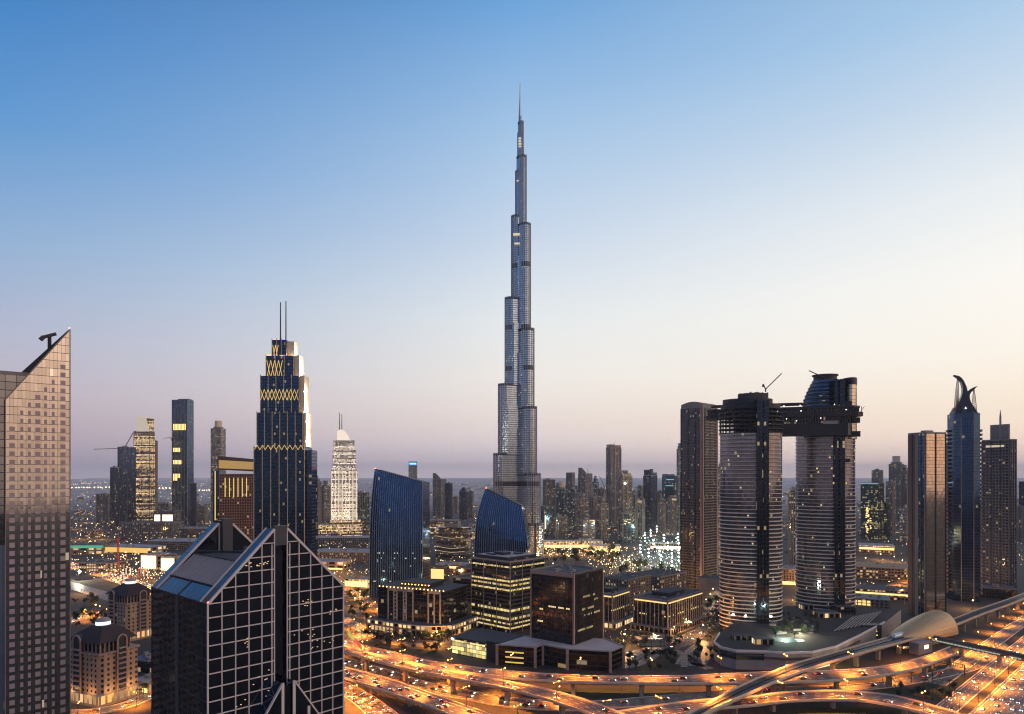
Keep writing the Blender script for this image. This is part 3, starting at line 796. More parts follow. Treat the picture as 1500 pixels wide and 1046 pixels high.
# ------------------------------------------------------------------ twin oval towers with a bridge under construction
def oval_tower(label, x0, x1, yb, ytop, cores, nm, corner=None):
    d = gd(yb); s = d / F; xc = (x0 + x1) / 2
    r = thing('oval_tower', label, 'tower', (px(xc, d), d + 20, 0), -math.degrees(math.atan((xc - CX) / F)) * .6)
    a, b_ = (x1 - x0) / 2 * s * 1.0, 21.0; h = pz(ytop, d)
    cwl = MB().prism(ell(0, 0, a, b_, 48), 0, h, 0, 1).build('curtain_wall', [F_OVAL, ROOF], r)
    q = MB(); rr = random.Random(nm)
    k = 2
    while k * 3.7 < h:
        z = k * 3.7
        up = z > h * .62
        q.prism(ell(0, 0, a + .55, b_ + .55, 48), z, z + (.55 if up else .95), 0, 0, 0); k += 1
    q.build('floor_bands', plain('band_%d' % nm, (.74, .63, .57), .5, 0, .1), cwl)
    c = MB()
    for cx0, cx1, yy, zt in cores:
        xa, xb = (cx0 - xc) * s, (cx1 - xc) * s
        ye = -b_ * math.sqrt(max(0, 1 - min(1, abs((xa + xb) / 2 / a)) ** 2)) - 3.4
        c.prism(rect(xa, xb, ye, 4), 0, pz(zt, d), 0, 0)
    c.build('dark_core', [FB('core_glass_%d' % nm, (.05, .06, .08), (.02, .02, .024), 2.2, 3.7, .12, .1, .02)], r)
    rr = random.Random(nm + 9); e = MB()
    for k in range(34):
        th = -math.pi * (.06 + .88 * rr.random()); z = 3.7 * rr.randrange(3, int(h / 3.7)); t2 = th + .05
        w = [(math.cos(t) * (a + .15), math.sin(t) * (b_ + .15)) for t in (th, t2)]
        zz = z + 1.3
        e.mark().face([(w[0][0], w[0][1], zz), (w[1][0], w[1][1], zz), (w[1][0], w[1][1], zz + 1.5), (w[0][0], w[0][1], zz + 1.5)])
    e.build_each('lit_pane', glow('oval_lit_%d' % nm, (1, .72, .36), .8), r)
    g = MB()
    for k in range(4):
        th = -math.pi * (.32 + .13 * k)
        g.mark().octa(math.cos(th) * (a + .9), math.sin(th) * (b_ + .9), 20, 1.0)
    if nm == 1: g.build_each('floodlight', L_WHITE, r)
    return r, s, xc, d, a, b_, h


t1 = oval_tower('nearer oval tower with white floor bands and open deck on top', 1066, 1155, 934, 634, [(1114.5, 1123, 0, 585), (1124, 1131.5, 0, 586)], 1)
t2 = oval_tower('farther oval tower with tall domed top and gold glass corner', 1181, 1263, 915, 634, [(1229, 1234, 0, 556), (1236.5, 1243.5, 0, 556)], 2)


def crowns():
    r, s, xc, d, a, b_, h = t1
    Z = lambda y: 150 + (697 - y) * s
    q = MB(); rr = random.Random(3)
    for y in (634, 628, 622, 616, 610, 604):
        q.prism(ell(0, 0, a + 1.2, b_ + 1, 32), Z(y), Z(y) + .9, 0, 0, 0)
    q.prism(ell(0, 0, a * .5, b_ * .5, 24), h, Z(598), 0, 0)
    for k in range(34):
        th = 2 * math.pi * k / 34; q.bar((math.cos(th) * a, math.sin(th) * b_, h), (math.cos(th) * a, math.sin(th) * b_, Z(598)), .7)
    q.prism(ell((1110 - xc) * s, 0, 43 * s, 17, 32), Z(597), Z(590), 0, 0, 0).prism(ell((1106 - xc) * s, 0, 36 * s, 15, 32), Z(589), Z(582), 0, 0, 0)
    q.build('open_deck', [DARK], r)
    k = MB().prism(ell((1114 - xc) * s, 0, 22 * s, 10, 24), Z(583), Z(573.5), 0, 0)
    for i in range(14):
        x = (1094 + i * 3 - xc) * s; k.box(x, x + 1.0, rr.uniform(-8, 4), rr.uniform(5, 8), Z(574), Z(574 - rr.uniform(0, 3.4)))
    k.build('crown_drum', [plain('raw_concrete', (.10, .08, .075), .8)], r)
    r, s, xc, d, a, b_, h = t2
    Z = lambda y: 150 + (697 - y) * s
    q = MB(); m = 13
    for k in range(m):
        t = k / m
        y = 630 - t * 76; lf = 1184 + 21 * t ** 2.2; cx = (lf + 1248) / 2; half = (1248 - lf) / 2 / 1.1
        q.prism(ell((cx - xc) * s, 0, half * s * 1.1, b_ * (1.05 - t * .35), 32), Z(y), Z(y - 1.9), 0, 0, 0)
        q.prism(ell((cx - xc) * s, 0, half * s * 1.02, b_ * (.94 - t * .35), 32), Z(y - 1.9), Z(y - 5.6), 1, 0, 0)
    q.build('dome_storeys', [DARK, F_NAVY], r)
    MB().prism(ell((1222 - xc) * s, 0, 16.5 * s, 9, 24), Z(558), Z(546.5), 0, 0).prism(ell((1222 - xc) * s, 0, 18.5 * s, 10, 24), Z(547), Z(545), 0, 0, 0).build('dome_drum', DARK, r)
    g = MB().prism([(x, y) for x, y in ell((1254 - xc) * s, -3, 10 * s, 14, 20)], h - 6, Z(563), 0, 0).prism(ell((1254 - xc) * s, -3, 10.4 * s, 14.4, 20), Z(563), Z(553), 1, 1)
    g.build('gold_corner', [F_GOLDGL, DARK], r)
    k = MB(); 
    for i, (xa, xb, ya, yb) in enumerate(((1243.5, 1253, 604, 588), (1253, 1264, 620, 612), (1246, 1264.5, 640, 632), (1243, 1251, 677, 672))):
        k.mark().box((xa - xc) * s, (xb - xc) * s, -20, -15.5, Z(ya), Z(yb))
    k.build_each('open_bay', DARK, r)


crowns()


def sky_bridge():
    d = 690.0; s = d / F
    r = thing('sky_bridge', 'dark unfinished steel bridge joining the tops of the oval towers', 'bridge', (px(1150, d), d, 180), -18)
    X = lambda x: (x - 1150) * s; Z = lambda y: 150 + (697 - y) * s - 180
    q = MB()
    def deck(x0, x1, ya, yb, w, e=3):
        p = [(X(x0) + e, -w), (X(x1) - e, -w), (X(x1), -w * .4), (X(x1), w * .4), (X(x1) - e, w), (X(x0) + e, w), (X(x0), w * .4), (X(x0), -w * .4)]
        q.prism(p, Z(ya), Z(yb), 0, 0, 0)
    deck(1128, 1236, 639, 622, 10); deck(1038, 1252, 612.5, 607, 11.5, 6); deck(1040, 1248, 601, 598, 11, 6); deck(1046, 1180, 594, 591.5, 8, 6)
    q.build('deck_slabs', plain('bridge_steel', (.03, .027, .028), .5), r)
    f = MB(); rr = random.Random(11)
    for k in range(60):
        x = 1042 + k * 3.5
        f.bar((X(x), -11, Z(612)), (X(x), -11, Z(600)), .5)
        if 1126 < x < 1236: f.bar((X(x), -9.6, Z(623)), (X(x), -9.6, Z(612)), .7)
        if k % 2 == 0: f.bar((X(x), -11, Z(611)), (X(x + 7), -11, Z(600)), .4)
    f.build('truss_posts', plain('bridge_posts', (.07, .06, .055), .5), r)
    MB().box(X(1042), X(1246), -8, 9, Z(607), Z(600.5)).box(X(1130), X(1232), -7, 8, Z(622), Z(612)).build('bridge_interior', FB('bridge_glass', (.08, .07, .07), (.03, .03, .03), 3, 4, .2, .2, .1, (1, .7, .45), .7), r)
    b = MB()
    for k in range(16): b.octa(X(rr.uniform(1060, 1235)), -11.4, Z(rr.choice((596, 604, 615, 618))), .55)
    b.build('work_lights', glow('work_lamp', (1, .85, .65), 4), r)
    MB().box(X(1199), X(1219), -11.5, -9.8, Z(623.5), Z(619)).build('pale_panel', CON_P, r)


sky_bridge()


def crane(name_label, base, tip, back, foot, w=.9):
    r = thing('tower_crane', name_label, 'crane', foot)
    L = lambda p: (p[0] - foot[0], p[1] - foot[1], p[2] - foot[2])
    MB().bar((0, 0, 0), L(base), w * 1.2).build('mast', DARK, r)
    MB().bar(L(base), L(tip), w).build('jib', DARK, r)
    if back: MB().bar(L(base), L(back), w).bar((L(back)[0], L(back)[1], L(back)[2] - 2.5), L(back), w * 2).build('counter_jib', DARK, r)
    return r


def P(x, y, d): return (px(x, d), d, pz(y, d))
crane('slim luffing crane above the nearer oval tower', P(1121.5, 570, 652), P(1145, 547, 652), P(1118, 563, 652), P(1121.5, 574, 652), .8)
crane('slim luffing crane leaning from the domed oval tower', P(1207, 553, 700), P(1185, 543, 700), None, P(1208, 556, 700), .8)
crane('crane with long flat jib on the unfinished dark tower', P(174, 657, 2060), P(138, 658, 2060), P(183, 659, 2060), P(174, 668, 2060), 1.7)
crane('luffing crane beside the gold lit tower', P(183, 655, 2050), P(195, 634, 2050), None, P(183, 668, 2050), 1.7)
crane('thin crane behind the grey flats east of the park', P(885, 712, 2600), P(878, 697, 2600), None, P(886, 735, 2600), 1.8)
crane('crane beside the dark tower with gold window bands', P(250, 641, 2070), P(240, 642, 2070), None, P(254, 650, 2070), 1.3)


# ------------------------------------------------------------------ curved podium of the oval towers
def gate_podium():
    r = thing('tower_podium', 'curved pale podium with roof pool and glass end below the oval towers', 'building', (0, 0, 0))
    fr = [(1046, 941), (1056, 949), (1078, 954), (1119, 955), (1150, 957.5), (1190, 956), (1225, 948), (1260, 931), (1296, 912)]
    bk = [(1320, 893), (1250, 886), (1150, 888), (1085, 905), (1054, 928)]
    pl = [pt(x, y, 14)[:2] for x, y in fr + bk]
    c0 = pl[3]
    r.location = (c0[0], c0[1], 0); pl = [(x - c0[0], y - c0[1]) for x, y in pl]
    MB().prism(pl, 0, 14, 0, 1).build('curved_wall', [CON_P, plain('podium_roof', (.05, .045, .042), .9)], r)
    o = lambda i, j, off, z0, z1, b: b.bar(tuple(list(pl[i]) + [(z0 + z1) / 2]), tuple(list(pl[j]) + [(z0 + z1) / 2]), off, z1 - z0)
    g = MB(); 
    for i in range(3): o(i, i + 1, .8, 7.5, 12.5, g)
    o(12, 13, .8, 7.5, 12.5, g); o(13, 0, .8, 7.5, 12.5, g)
    g.build('glass_end', F_TEAL, r)
    k = MB()
    for i in range(8): o(i, i + 1, .9, 13.6, 15.2, k)
    o(13, 0, .9, 13.6, 15.2, k)
    k.build('roof_rail', WHITE, r)
    dk = MB()
    for i in range(3, 7): o(i, i + 1, .5, 8.6, 10.6, dk)
    dk.build('window_band', BROWN, r)
    w = MB()
    for i in range(4, 6):
        a, b = pl[i], pl[i + 1]; o(i, i + 1, .6, 1.0, 5.5, w)
    w.build('lit_shopfront', L_PALE, r)
    w = MB()
    for x, y in ((1205, 966), (1228, 957), (1246, 949)):
        q = pt(x, y, 8); w.box(q[0] - c0[0] - 1.6, q[0] - c0[0] + 1.6, q[1] - c0[1] - 9, q[1] - c0[1] - 5, 6.5, 10)
    w.build('wall_sign', L_PALE, r)
    q = pt(1156, 938, 14.3)
    MB().prism(ell(q[0] - c0[0], q[1] - c0[1], 13, 7, 24), 14, 14.3, 0, 0).build('roof_pool', [glow('pool_glow', (.45, .85, .7), .22)], r)
    for (x, y, c, e) in ((1150, 925, (.75, 1, .8), 9000), (1172, 920, (1, .9, .6), 9000)):
        l = bpy.data.lights.new('garden_lamp', 'POINT'); l.energy = e * 2.4; l.color = c; l.shadow_soft_size = .5
        lo = bpy.data.objects.new('garden_lamp', l); COL.objects.link(lo); p = pt(x, y, 20); lo.location = (p[0] - c0[0], p[1] - c0[1], 20); lo.parent = r
    for x, y, w_, dd, hh in ((1215, 905, 22, 12, 5), (1240, 900, 18, 14, 7), (1195, 893, 26, 10, 4), (1120, 944, 16, 8, 4), (1088, 938, 14, 9, 3.5)):
        p = pt(x, y, 14); b_ = MB().box(p[0] - c0[0] - w_ / 2, p[0] - c0[0] + w_ / 2, p[1] - c0[1], p[1] - c0[1] + dd, 14, 14 + hh, 0, 1); pv = b_.build('roof_pavilion', [F_RETAIL if hh < 6 else F_DARK, ROOF], r)
    st_ = MB()
    for k in range(9):
        p, q_ = pt(1222 + k * 6, 926 - k * 1.2, 14.5), pt(1250 + k * 5, 907 - k * 1.0, 14.5); st_.bar((p[0] - c0[0], p[1] - c0[1], 15.5), (q_[0] - c0[0], q_[1] - c0[1], 17), .9, .4)
    st_.build('canopy_slats', CON_P, r)
    p = pt(1276, 940, 0)
    MB().box(p[0] - c0[0] - 9, p[0] - c0[0] + 8, p[1] - c0[1] - 3, p[1] - c0[1] + 6, 0, 15.5).build('gate_block', DARK, r)
    g_ = MB(); rr = random.Random(15)
    for k in range(14): x_ = p[0] - c0[0] + rr.uniform(-7, 3); z_ = rr.uniform(6, 13); g_.mark().box(x_, x_ + 1.6, p[1] - c0[1] - 3.15, p[1] - c0[1] - 3, z_, z_ + .9)
    g_.build_each('gate_light', glow('gate_yellow', (1, .75, .1), 1.2), r)
    t = MB(); rr = random.Random(5)
    for k in range(16):
        p = pt(rr.uniform(1130, 1190), rr.uniform(905, 930), 14.2); t.box(p[0] - c0[0] - 3, p[0] - c0[0] + 3, p[1] - c0[1] - .7, p[1] - c0[1] + .7, 14, 14 + rr.uniform(.5, 2))
    t.build('roof_garden_walls', CON, r)


gate_podium()


# ------------------------------------------------------------------ towers at the right edge
def right_towers():
    r, x0, x1, D, h, d = tower('glass_prism_tower', 'brown and gold reflective glass tower with pale corner strips', 1329.5, 1385.5, 634.5, F_GOLDGL, yb=905, side='L', f=.47, plant=False, roof=ROOFL, a=44)
    w = x1 - x0
    s = MB().box(x0 - .35, x0, D * .62, D, 0, h - .5); s.build('brown_side_cladding', plain('side_brown', (.12, .075, .06), .5), r)
    s = MB().box(x0 - .4, x0, D * .40, D * .6, 0, h + 1).box(x0 - .5, x0 + .3, -.5, D * .06, 0, h + 1); s.build('pale_strips', CON, r)
    MB().box(x0 - .3, x0, D * .06, D * .4, 0, h - 2).build('dark_side_glass', F_NAVY, r)
    MB().box(x0 + w * .1, x0 + w * .5, 3, 9, h, h + 3.2).build('roof_plant', CON_P, r)
    # horned tower
    d = 820.0; s = d / F
    r = thing('horned_tower', 'dark blue tower crowned by two curved horn fins', 'tower', (px(1413, d), d, 0), -24)
    X = lambda x: (x - 1413) * s * .86; Z = lambda y: 150 + (697 - y) * s
    p8 = [(X(1396), -4), (X(1406), -9), (X(1424), -9), (X(1434), -4), (X(1438), 10), (X(1432), 24), (X(1396), 24), (X(1390), 10)]
    MB().prism(p8, 0, Z(606), 0, 1).build('facade', [F_HORN, ROOF], r)
    up = [(x * .9, y * .9 + 1) for x, y in p8]
    MB().rings([[(x, y, Z(606)) for x, y in up], [(x * .72, y * .8 + 2, Z(596)) for x, y in up]], 0, 0).build('shoulder', [DARKM], r)
    v = MB()
    for k in range(44):
        z = 8 + k * 5.0
        if z > Z(628): break
        for sgx in (-1, 1):
            xx = X(1389) if sgx < 0 else X(1438.5)
            v.box(xx - .8, xx + .8, 4, 12, z, z + 2.6)
    v.build('side_balconies', PINK, r)
    ol = [(1398, 606), (1398.4, 602), (1403, 592), (1405.8, 586), (1408, 580), (1409.2, 575), (1409.6, 568.7), (1407.7, 560), (1403, 553.6), (1396.7, 549), (1404.9, 551.6), (1409, 555.5), (1411.6, 560), (1415, 568), (1416.2, 574), (1417.3, 574.2), (1420, 571), (1425, 568.5), (1430.7, 566.6), (1426, 571.6), (1421, 576), (1419, 580), (1419.7, 586), (1422, 592), (1427, 599), (1430, 606)]
    MB().rings([[(X(x), -5, Z(y)) for x, y in ol], [(X(x), 6, Z(y)) for x, y in ol]], 0, 0, 0).build('horned_crown', DARKM, r)
    l = MB()
    for le, ri in (([(1397.6, 603), (1398.6, 578), (1402.6, 553)], [(1404.6, 589), (1405.4, 574), (1403.4, 553)]), ([(1423, 603), (1424.2, 586), (1425.8, 571)], [(1430.2, 603), (1429.6, 588), (1426.6, 570.6)])):
        l.mark(); e = lambda p, t: tuple(p[0][i] * (1 - t) ** 2 + 2 * t * (1 - t) * p[1][i] + t * t * p[2][i] for i in (0, 1)); n = 12
        for k in range(n):
            a, b, c_, d_ = e(le, k / n), e(le, (k + 1) / n), e(ri, k / n), e(ri, (k + 1) / n)
            for p_, q_ in ((a, b), (c_, d_), (a, c_), (a, d_)): l.bar((X(p_[0]), 0, Z(p_[1])), (X(q_[0]), 0, Z(q_[1])), .5)
    l.build_each('horn_lattice', plain('lattice_rust', (.16, .07, .05), .6), r)
    MB().rings([[(X(1410.6), -9.3, Z(600)), (X(1414.4), -9.3, Z(600)), (X(1412.5), -8.6, Z(596.5))], [(X(1410.6), -8.9, Z(600)), (X(1414.4), -8.9, Z(600)), (X(1412.5), -8.2, Z(596.5))]], 0, 0, 0).build('white_emblem', glow('emblem_white', (1, 1, 1), 1.2), r)
    v = MB().box(X(1405.6), X(1406.6), -9.7, -9.0, 0, Z(612)).box(X(1423.4), X(1424.4), -9.7, -9.0, 0, Z(612)); v.build('corner_fin', CON, r)
    # spired slab tower
    r, x0, x1, D, h, d = tower('spired_slab_tower', 'grey slab tower with square windows, flat crown block and a needle', 1438, 1489.5, 645, F_WINDOWS, yb=866, side='R', f=.2, plant=False)
    w = x1 - x0; s = d / F
    MB().box(x0 + w * .22, x0 + w * .53, D * .3, D * .5, h, pz(621.5, d)).box(x0 + w * .60, x0 + w * .88, D * .3, D * .5, h, pz(621.5, d)).box(x0 + w * .53, x0 + w * .60, D * .36, D * .5, h, pz(633, d)).build('crown_block', plain('crown_grey', (.2, .19, .2), .6), r)
    MB().cyl(x0 + w * .565, D * .4, h, pz(610, d), 1.4, 1.2, 8).cyl(x0 + w * .565, D * .4, pz(610, d), pz(600, d), 1.2, .2, 8).build('needle', CON_P, r)
    b = MB().box(x0 + w * .14, x0 + w * .8, -.3, 0, pz(655, d), pz(652, d)); b.build('top_light_row', glow('row_light', (1, .85, .6), .6), r)
    # slim tower in front
    r, x0, x1, D, h, d = tower('slim_office_tower', 'slim dark tower with flat lit roof edge before the horned tower', 1385.5, 1415.5, 732, F_DARK, yb=878, side='L', f=.35, plant=False)
    w = x1 - x0
    MB().box(x0 - .5, x1 + .5, -.5, D + .5, h - .2, h + 1.6).build('roof_slab', CON, r)
    q = MB()
    for k in range(int(h / 8)):
        z = 4 + k * 8
        q.box(x0 + w * .62, x0 + w * .95, -.25, 0, z + 4.6, z + 5.2).box(x0 + w * .62, x0 + w * .66, -.25, 0, z, z + 5.2)
    q.build('stair_lights', glow('stair_white', (.95, 1, .85), .9), r)
    MB().box(x0 + w * .05, x0 + w * .1, -.3, 0, 3, h - 4).build('edge_light', glow('edge_yellow', (1, .75, .3), .5), r)
    tower('blue_office_tower', 'dark blue glass tower cut off by the photo edge past the spired slab', 1493, 1512, 706, F_BLUE, yb=792, f=.2, cat='office tower')
    tower('pale_blue_tower', 'pale blue sliver of tower behind the horned tower', 1383, 1394, 651, F_TEAL, yb=800, f=.3)


right_towers()


# ------------------------------------------------------------------ offices of the middle ground
def corner_block(name, label, xn, ytop, yb, yaw, wr, wl_, mat, roof=ROOF, cat='office building', d=None):
    """block with its near corner at column xn; wr runs right, wl_ runs left"""
    d = d or gd(yb); h = pz(ytop, d)
    r = thing(name, label, cat, (px(xn, d), d, 0), yaw)
    MB().prism(rect(0, wr, 0, wl_), 0, h, 0, 1).build('facade', [mat, roof], r)
    p = MB()
    p.box(-.2, wr + .2, -.2, .6, h - .3, h + 1.2).box(-.2, wr + .2, wl_ - .6, wl_ + .2, h - .3, h + 1.2).box(-.2, .6, .6, wl_ - .6, h - .3, h + 1.2).box(wr - .6, wr + .2, .6, wl_ - .6, h - .3, h + 1.2)
    p.build('parapet', CON, r)
    u = MB(); rr = random.Random(int(xn * 3 + ytop))
    for k in range(9):
        a, b = rr.uniform(2, wr * .85), rr.uniform(2, wl_ * .85); u.mark().box(a, a + rr.uniform(1.5, 4), b, b + rr.uniform(1.5, 4), h, h + rr.uniform(1, 2.4))
    u.build_each('roof_unit', CON, r)
    return r, h


def offices():
    # lit-band block
    r, h = corner_block('lit_office_block', 'dark glass office block with yellow lit floors and penthouse roof', 747.5, 824, 930, 47, 50, 53, F_LITBAND, ROOF)
    f = MB()
    for k in range(4): f.box(-.5, .1, 53 * k / 3 - .3, 53 * k / 3 + .3, 0, h); f.box(50 * k / 3 - .3, 50 * k / 3 + .3, -.5, .1, 0, h)
    f.build('pale_piers', CON, r)
    MB().box(3, 44, 6, 49, h, h + 4.0, 0, 1).build('penthouse', [DARK, ROOFL], r)
    MB().box(14, 24, 22, 36, h + 4, h + 6.5).box(28, 36, 16, 22, h + 4, h + 5.5).box(8, 12, 30, 40, h + 4, h + 5.2).build('roof_plant', DARK, r)
    l = MB()
    for z in (h - 5.5, 5.0, 9.0):
        l.mark().box(.6, 50, -.12, 0, z, z + 1.5); l.box(-.12, 0, .6, 53, z, z + 1.5)
    for z in (h - 19, h - 23, h - 27.5):
        l.mark().box(-.12, 0, .6, 53, z, z + 1.7); l.box(.6, 30, -.12, 0, z, z + 1.7)
    l.build_each('lit_floor', FB('lit_floor', (.1, .1, .1), (.03, .03, .03), 1.4, 3, .12, 0, .8, (1, .70, .18), 1.2, floorlit=1.0), r)
    # brown tower and podium
    r, h = corner_block('brown_office_tower', 'dark brown office tower with pale corner piers and ribbed sides', 840.5, 842.6, 978, 52, 45, 42, F_OFFICE, ROOF, d=540)
    f = MB().box(-.6, .8, -.6, .8, 0, h + 1.4).box(44.2, 45.5, -.6, .4, 0, h + 1.4).box(-.6, .4, 41.3, 42.6, 0, h + 1.4).box(-.7, 0, 0, 42, h - 2.2, h + 1.3)
    f.build('corner_pier', PINK, r)
    v = MB()
    for k in range(1, 27): v.box(45 * k / 27 - .13, 45 * k / 27 + .13, -.7, 0, 16, h + 1)
    for k in range(1, 16): v.box(-.22, 0, 42 * k / 16 - .05, 42 * k / 16 + .05, 16, h - 2.4)
    v.build('vertical_ribs', plain('rib_brown', (.07, .05, .045), .45), r)
    l = MB(); rr = random.Random(4)
    for z, a, b in ((h - 20, 14, 32), (h - 24, 30, 44), (h - 30, 12, 30), (h - 35, 16, 42), (h - 46, 6, 28)):
        x = a
        while x < b:
            if rr.random() < .75: l.mark().box(x + .15, x + 1.35, -.1, 0, z, z + 1.6)
            x += 1.67
    for z, a, b in ((h - 28, 2, 24), (h - 41, 30, 40), (h - 31, 28, 36)):
        x = a
        while x < b:
            if rr.random() < .7: l.mark().box(-.1, 0, x, x + 1.4, z, z + 1.3)
            x += 1.9
    l.build_each('lit_pane', glow('office_yellow', (1, .78, .36), 1.0), r)
    r = thing('brown_podium', 'low brown podium with pale stone piers below the brown tower', 'building', (px(830, 520), 520, 0))
    pl = [pt(x, y, 16)[:2] for x, y in ((728, 944.5), (784, 948.5), (795, 944.5), (831, 951), (894, 954.5), (913, 947), (886, 936), (767, 932))]
    o = r.location; pl = [(x - o[0], y - o[1]) for x, y in pl]
    MB().prism(pl, 0, 16, 0, 1).build('facade', [FB('podium_dark', (.05, .045, .05), (.045, .03, .028), 8, 4, .03, .22, .03, (1, .7, .3), 1.2), plain('podium_roof_pale', (.62, .52, .48), .9)], r)
    p = MB()
    for x, y in (pl[0], pl[1], pl[2], pl[3], pl[4], pl[5]): p.box(x - 1.1, x + 1.1, y - 1.1, y + 1.1, 0, 16.4)
    p.build('stone_piers', PINK, r)
    e = MB()
    for i in range(7): e.bar((pl[i][0], pl[i][1], 16.1), (pl[i + 1][0], pl[i + 1][1], 16.1), .8, .9)
    e.build('roof_edge', CON_P, r)
    a, b = pl[0], pl[1]
    l = MB()
    for z in (3.0, 7.0, 11.0):
        l.mark()
        q = [(a[0] + (b[0] - a[0]) * t, a[1] + (b[1] - a[1]) * t - .25) for t in (.22, .7)]
        l.bar((*q[0], z), (*q[1], z), .3, 1.0)
    l.build_each('lit_floor', glow('podium_yellow', (1, .72, .16), .75), r)
    # yellow lit low building
    a, b = pt(662, 957), pt(727, 970)
    yaw = math.degrees(math.atan2(b[1] - a[1], b[0] - a[0])); w = math.dist(a[:2], b[:2])
    r = thing('glass_showroom', 'low showroom with a big yellow lit grid window', 'showroom', (a[0], a[1], 0), yaw)
    MB().prism(rect(0, w, 0, 38), 0, 13.5, 0, 1).build('facade', [F_DARK, ROOF], r)
    MB().box(.4, w * .78, -.3, 0, .8, 12).build('lit_window_wall', FB('showroom_window', (.1, .1, .1), (.03, .03, .03), 3.2, 3.4, .08, .12, .9, (1, .72, .2), 1.6, floorlit=1.0), r)
    MB().box(-.4, w + .4, -.5, 38.4, 13.2, 14.3, 0, 1).build('roof_slab', [DARK, ROOF], r)
    MB().octa(1.0, -1, 12.6, .9).build('corner_floodlight', L_WHITE, r)
    MB().box(w * .8, w, -1, 2, 0, 16).build('stair_core', DARK, r)
    # columned office, left
    r, h = corner_block('columned_office', 'wide dark office on a lit arcade podium with pale columns', 629, 866, 930, -24, 24, 10, F_DARK, d=644)
    bpy.data.objects.remove(kids(r)[0]); [bpy.data.objects.remove(k) for k in kids(r)]
    MB().prism(rect(-58, 16, 0, 46), 11, h, 0, 1).build('facade', [F_DARK, ROOF], r)
    c = MB()
    for x in (-46, -39.5, -36, -28.5, -25.5, -18, -1, 5.5, 12): c.box(x - .5, x + .5, -1.0, 0, 11, h + .6)
    c.box(-46, -18, -1.0, 0, h - 2.2, h + .6); c.box(-1, 12.5, -1.0, 0, h - 2.2, h + .6)
    for k in range(8): c.box(-39.5, -36, -.8, 0, 13 + k * 3.6, 14 + k * 3.6); c.box(-28.5, -25.5, -.8, 0, 13 + k * 3.6, 14 + k * 3.6)
    c.build('pale_columns', CON_P, r)
    MB().box(-40, -6, 12, 36, h, h + 5, 0, 1).box(-60, 17, -.6, 47, h, h + .7, 0, 1).build('penthouse', [DARK, ROOF], r)
    q = MB()
    for k in range(18): q.octa(-56 + k * 4.2, -.4, h + 1.2, .5)
    for k in range(9): q.octa(-38 + k * 3.8, 11.5, h + 3, .45)
    q.build('roof_lamps', L_ORNG, r)
    pod = [(-66, -8), (-30, -14), (0, -15), (10, -12), (26, -2), (28, 50), (-66, 50)]
    MB().prism(pod, 0, 11, 0, 1).build('arcade_podium', [F_RETAIL, ROOF], r)
    e = MB()
    for i in range(5): e.bar((*pod[i], 11.2), (*pod[i + 1], 11.2), 1.2, .9)
    e.build('podium_cornice', CON_P, r)
    # columned offices, right pair
    def columned(label, xn, yt, yb, yaw, wr, wl_, nr, nl):
        r, h = corner_block('columned_office', label, xn, yt, yb, yaw, wr, wl_, F_DARK)
        c = MB()
        for k in range(nr + 1): c.box(wr * k / nr - .27, wr * k / nr + .27, -.9, -.3, 0, h - 2.5)
        for k in range(nl + 1): c.box(-.9, -.3, wl_ * k / nl - .27, wl_ * k / nl + .27, 0, h - 2.5)
        c.build('pale_columns', CON_P, r)
        MB().box(-2, wr + .3, -2, wl_ + .3, h - .6, h + .3, 0, 1).build('roof_slab', [CON, ROOF], r)
        l = MB().box(1, wr - 1, -.6, -.1, h - 2.3, h - .9).box(-.6, -.1, 1, wl_ - 1, h - 2.3, h - .9); l.build('cornice_light', glow('cornice_gold', (1, .70, .26), 1.15), r)
        l = MB(); rr = random.Random(int(xn))
        for k in range(int(wr / 2.2)):
            if rr.random() < .5: l.mark().box(k * 2.2, k * 2.2 + 1.2, -.12, 0, h * .52, h * .52 + 1.2)
        for k in range(int(wl_ / 2.2)):
            if rr.random() < .5: l.mark().box(-.12, 0, k * 2.2, k * 2.2 + 1.2, h * .52, h * .52 + 1.2)
        l.build_each('lit_pane', L_YEL, r)
        MB().box(wr * .3, wr * .75, wl_ * .3, wl_ * .8, h + .3, h + 4, 0, 1).build('roof_plant', [DARK, ROOF], r)
        MB().prism([(-6, -6), (wr + 3, -6), (wr + 3, 0), (0, 0), (0, wl_ + 2), (-6, wl_ + 2)], 0, 6.5, 0, 1).build('arcade', [F_RETAIL, CON], r)
        return r
    columned('corner office with gold lit cornice and pale column fins facing the avenue', 978, 881.5, 930, 50, 76, 36, 16, 8)
    columned('smaller office with gold lit cornice half hidden by the brown tower', 897, 872, 921, 55, 38, 24, 9, 6)
    corner_block('low_stone_office', 'low stone office with square windows behind the gold corniced offices', 920, 850, 893, 48, 50, 34, F_TAN)
    corner_block('low_stone_office', 'long low stone office with lit roof line behind the corner office', 968, 846, 880, 46, 60, 44, F_TAN)
    corner_block('dark_low_block', 'dark low block with lit roof rim left of the yellow banded office', 664, 846, 905, -30, 40, 46, F_NAVY)
    corner_block('dark_low_block', 'dark glass block behind the wide columned office', 668, 832, 872, -26, 46, 34, F_DARK)
    r = thing('wave_facade_block', 'mid-rise block with wavy light bands between the blue towers', 'building', (px(660, 1250), 1250, 0), -20)
    for k in range(9):
        n = 10; z = 4 + k * 6.2; pp = [(-30 + 60 * i / n, -3 * math.cos(i / n * math.pi * 2 + 2.0 + k * .15)) for i in range(n + 1)] + [(30, 26), (-30, 26)]
        MB().prism(pp, z - 4, z + 1.4, 0, 0).build('storey', [F_GREY if k % 2 else F_DARK], r)
    q = MB()
    for z in (10, 17, 36):
        for i in range(10):
            t0, t1 = i / 10, (i + 1) / 10
            q.bar((-30 + 60 * t0, -5, z + 7 * abs(t0 - .55)), (-30 + 60 * t1, -5, z + 7 * abs(t1 - .55)), .6)
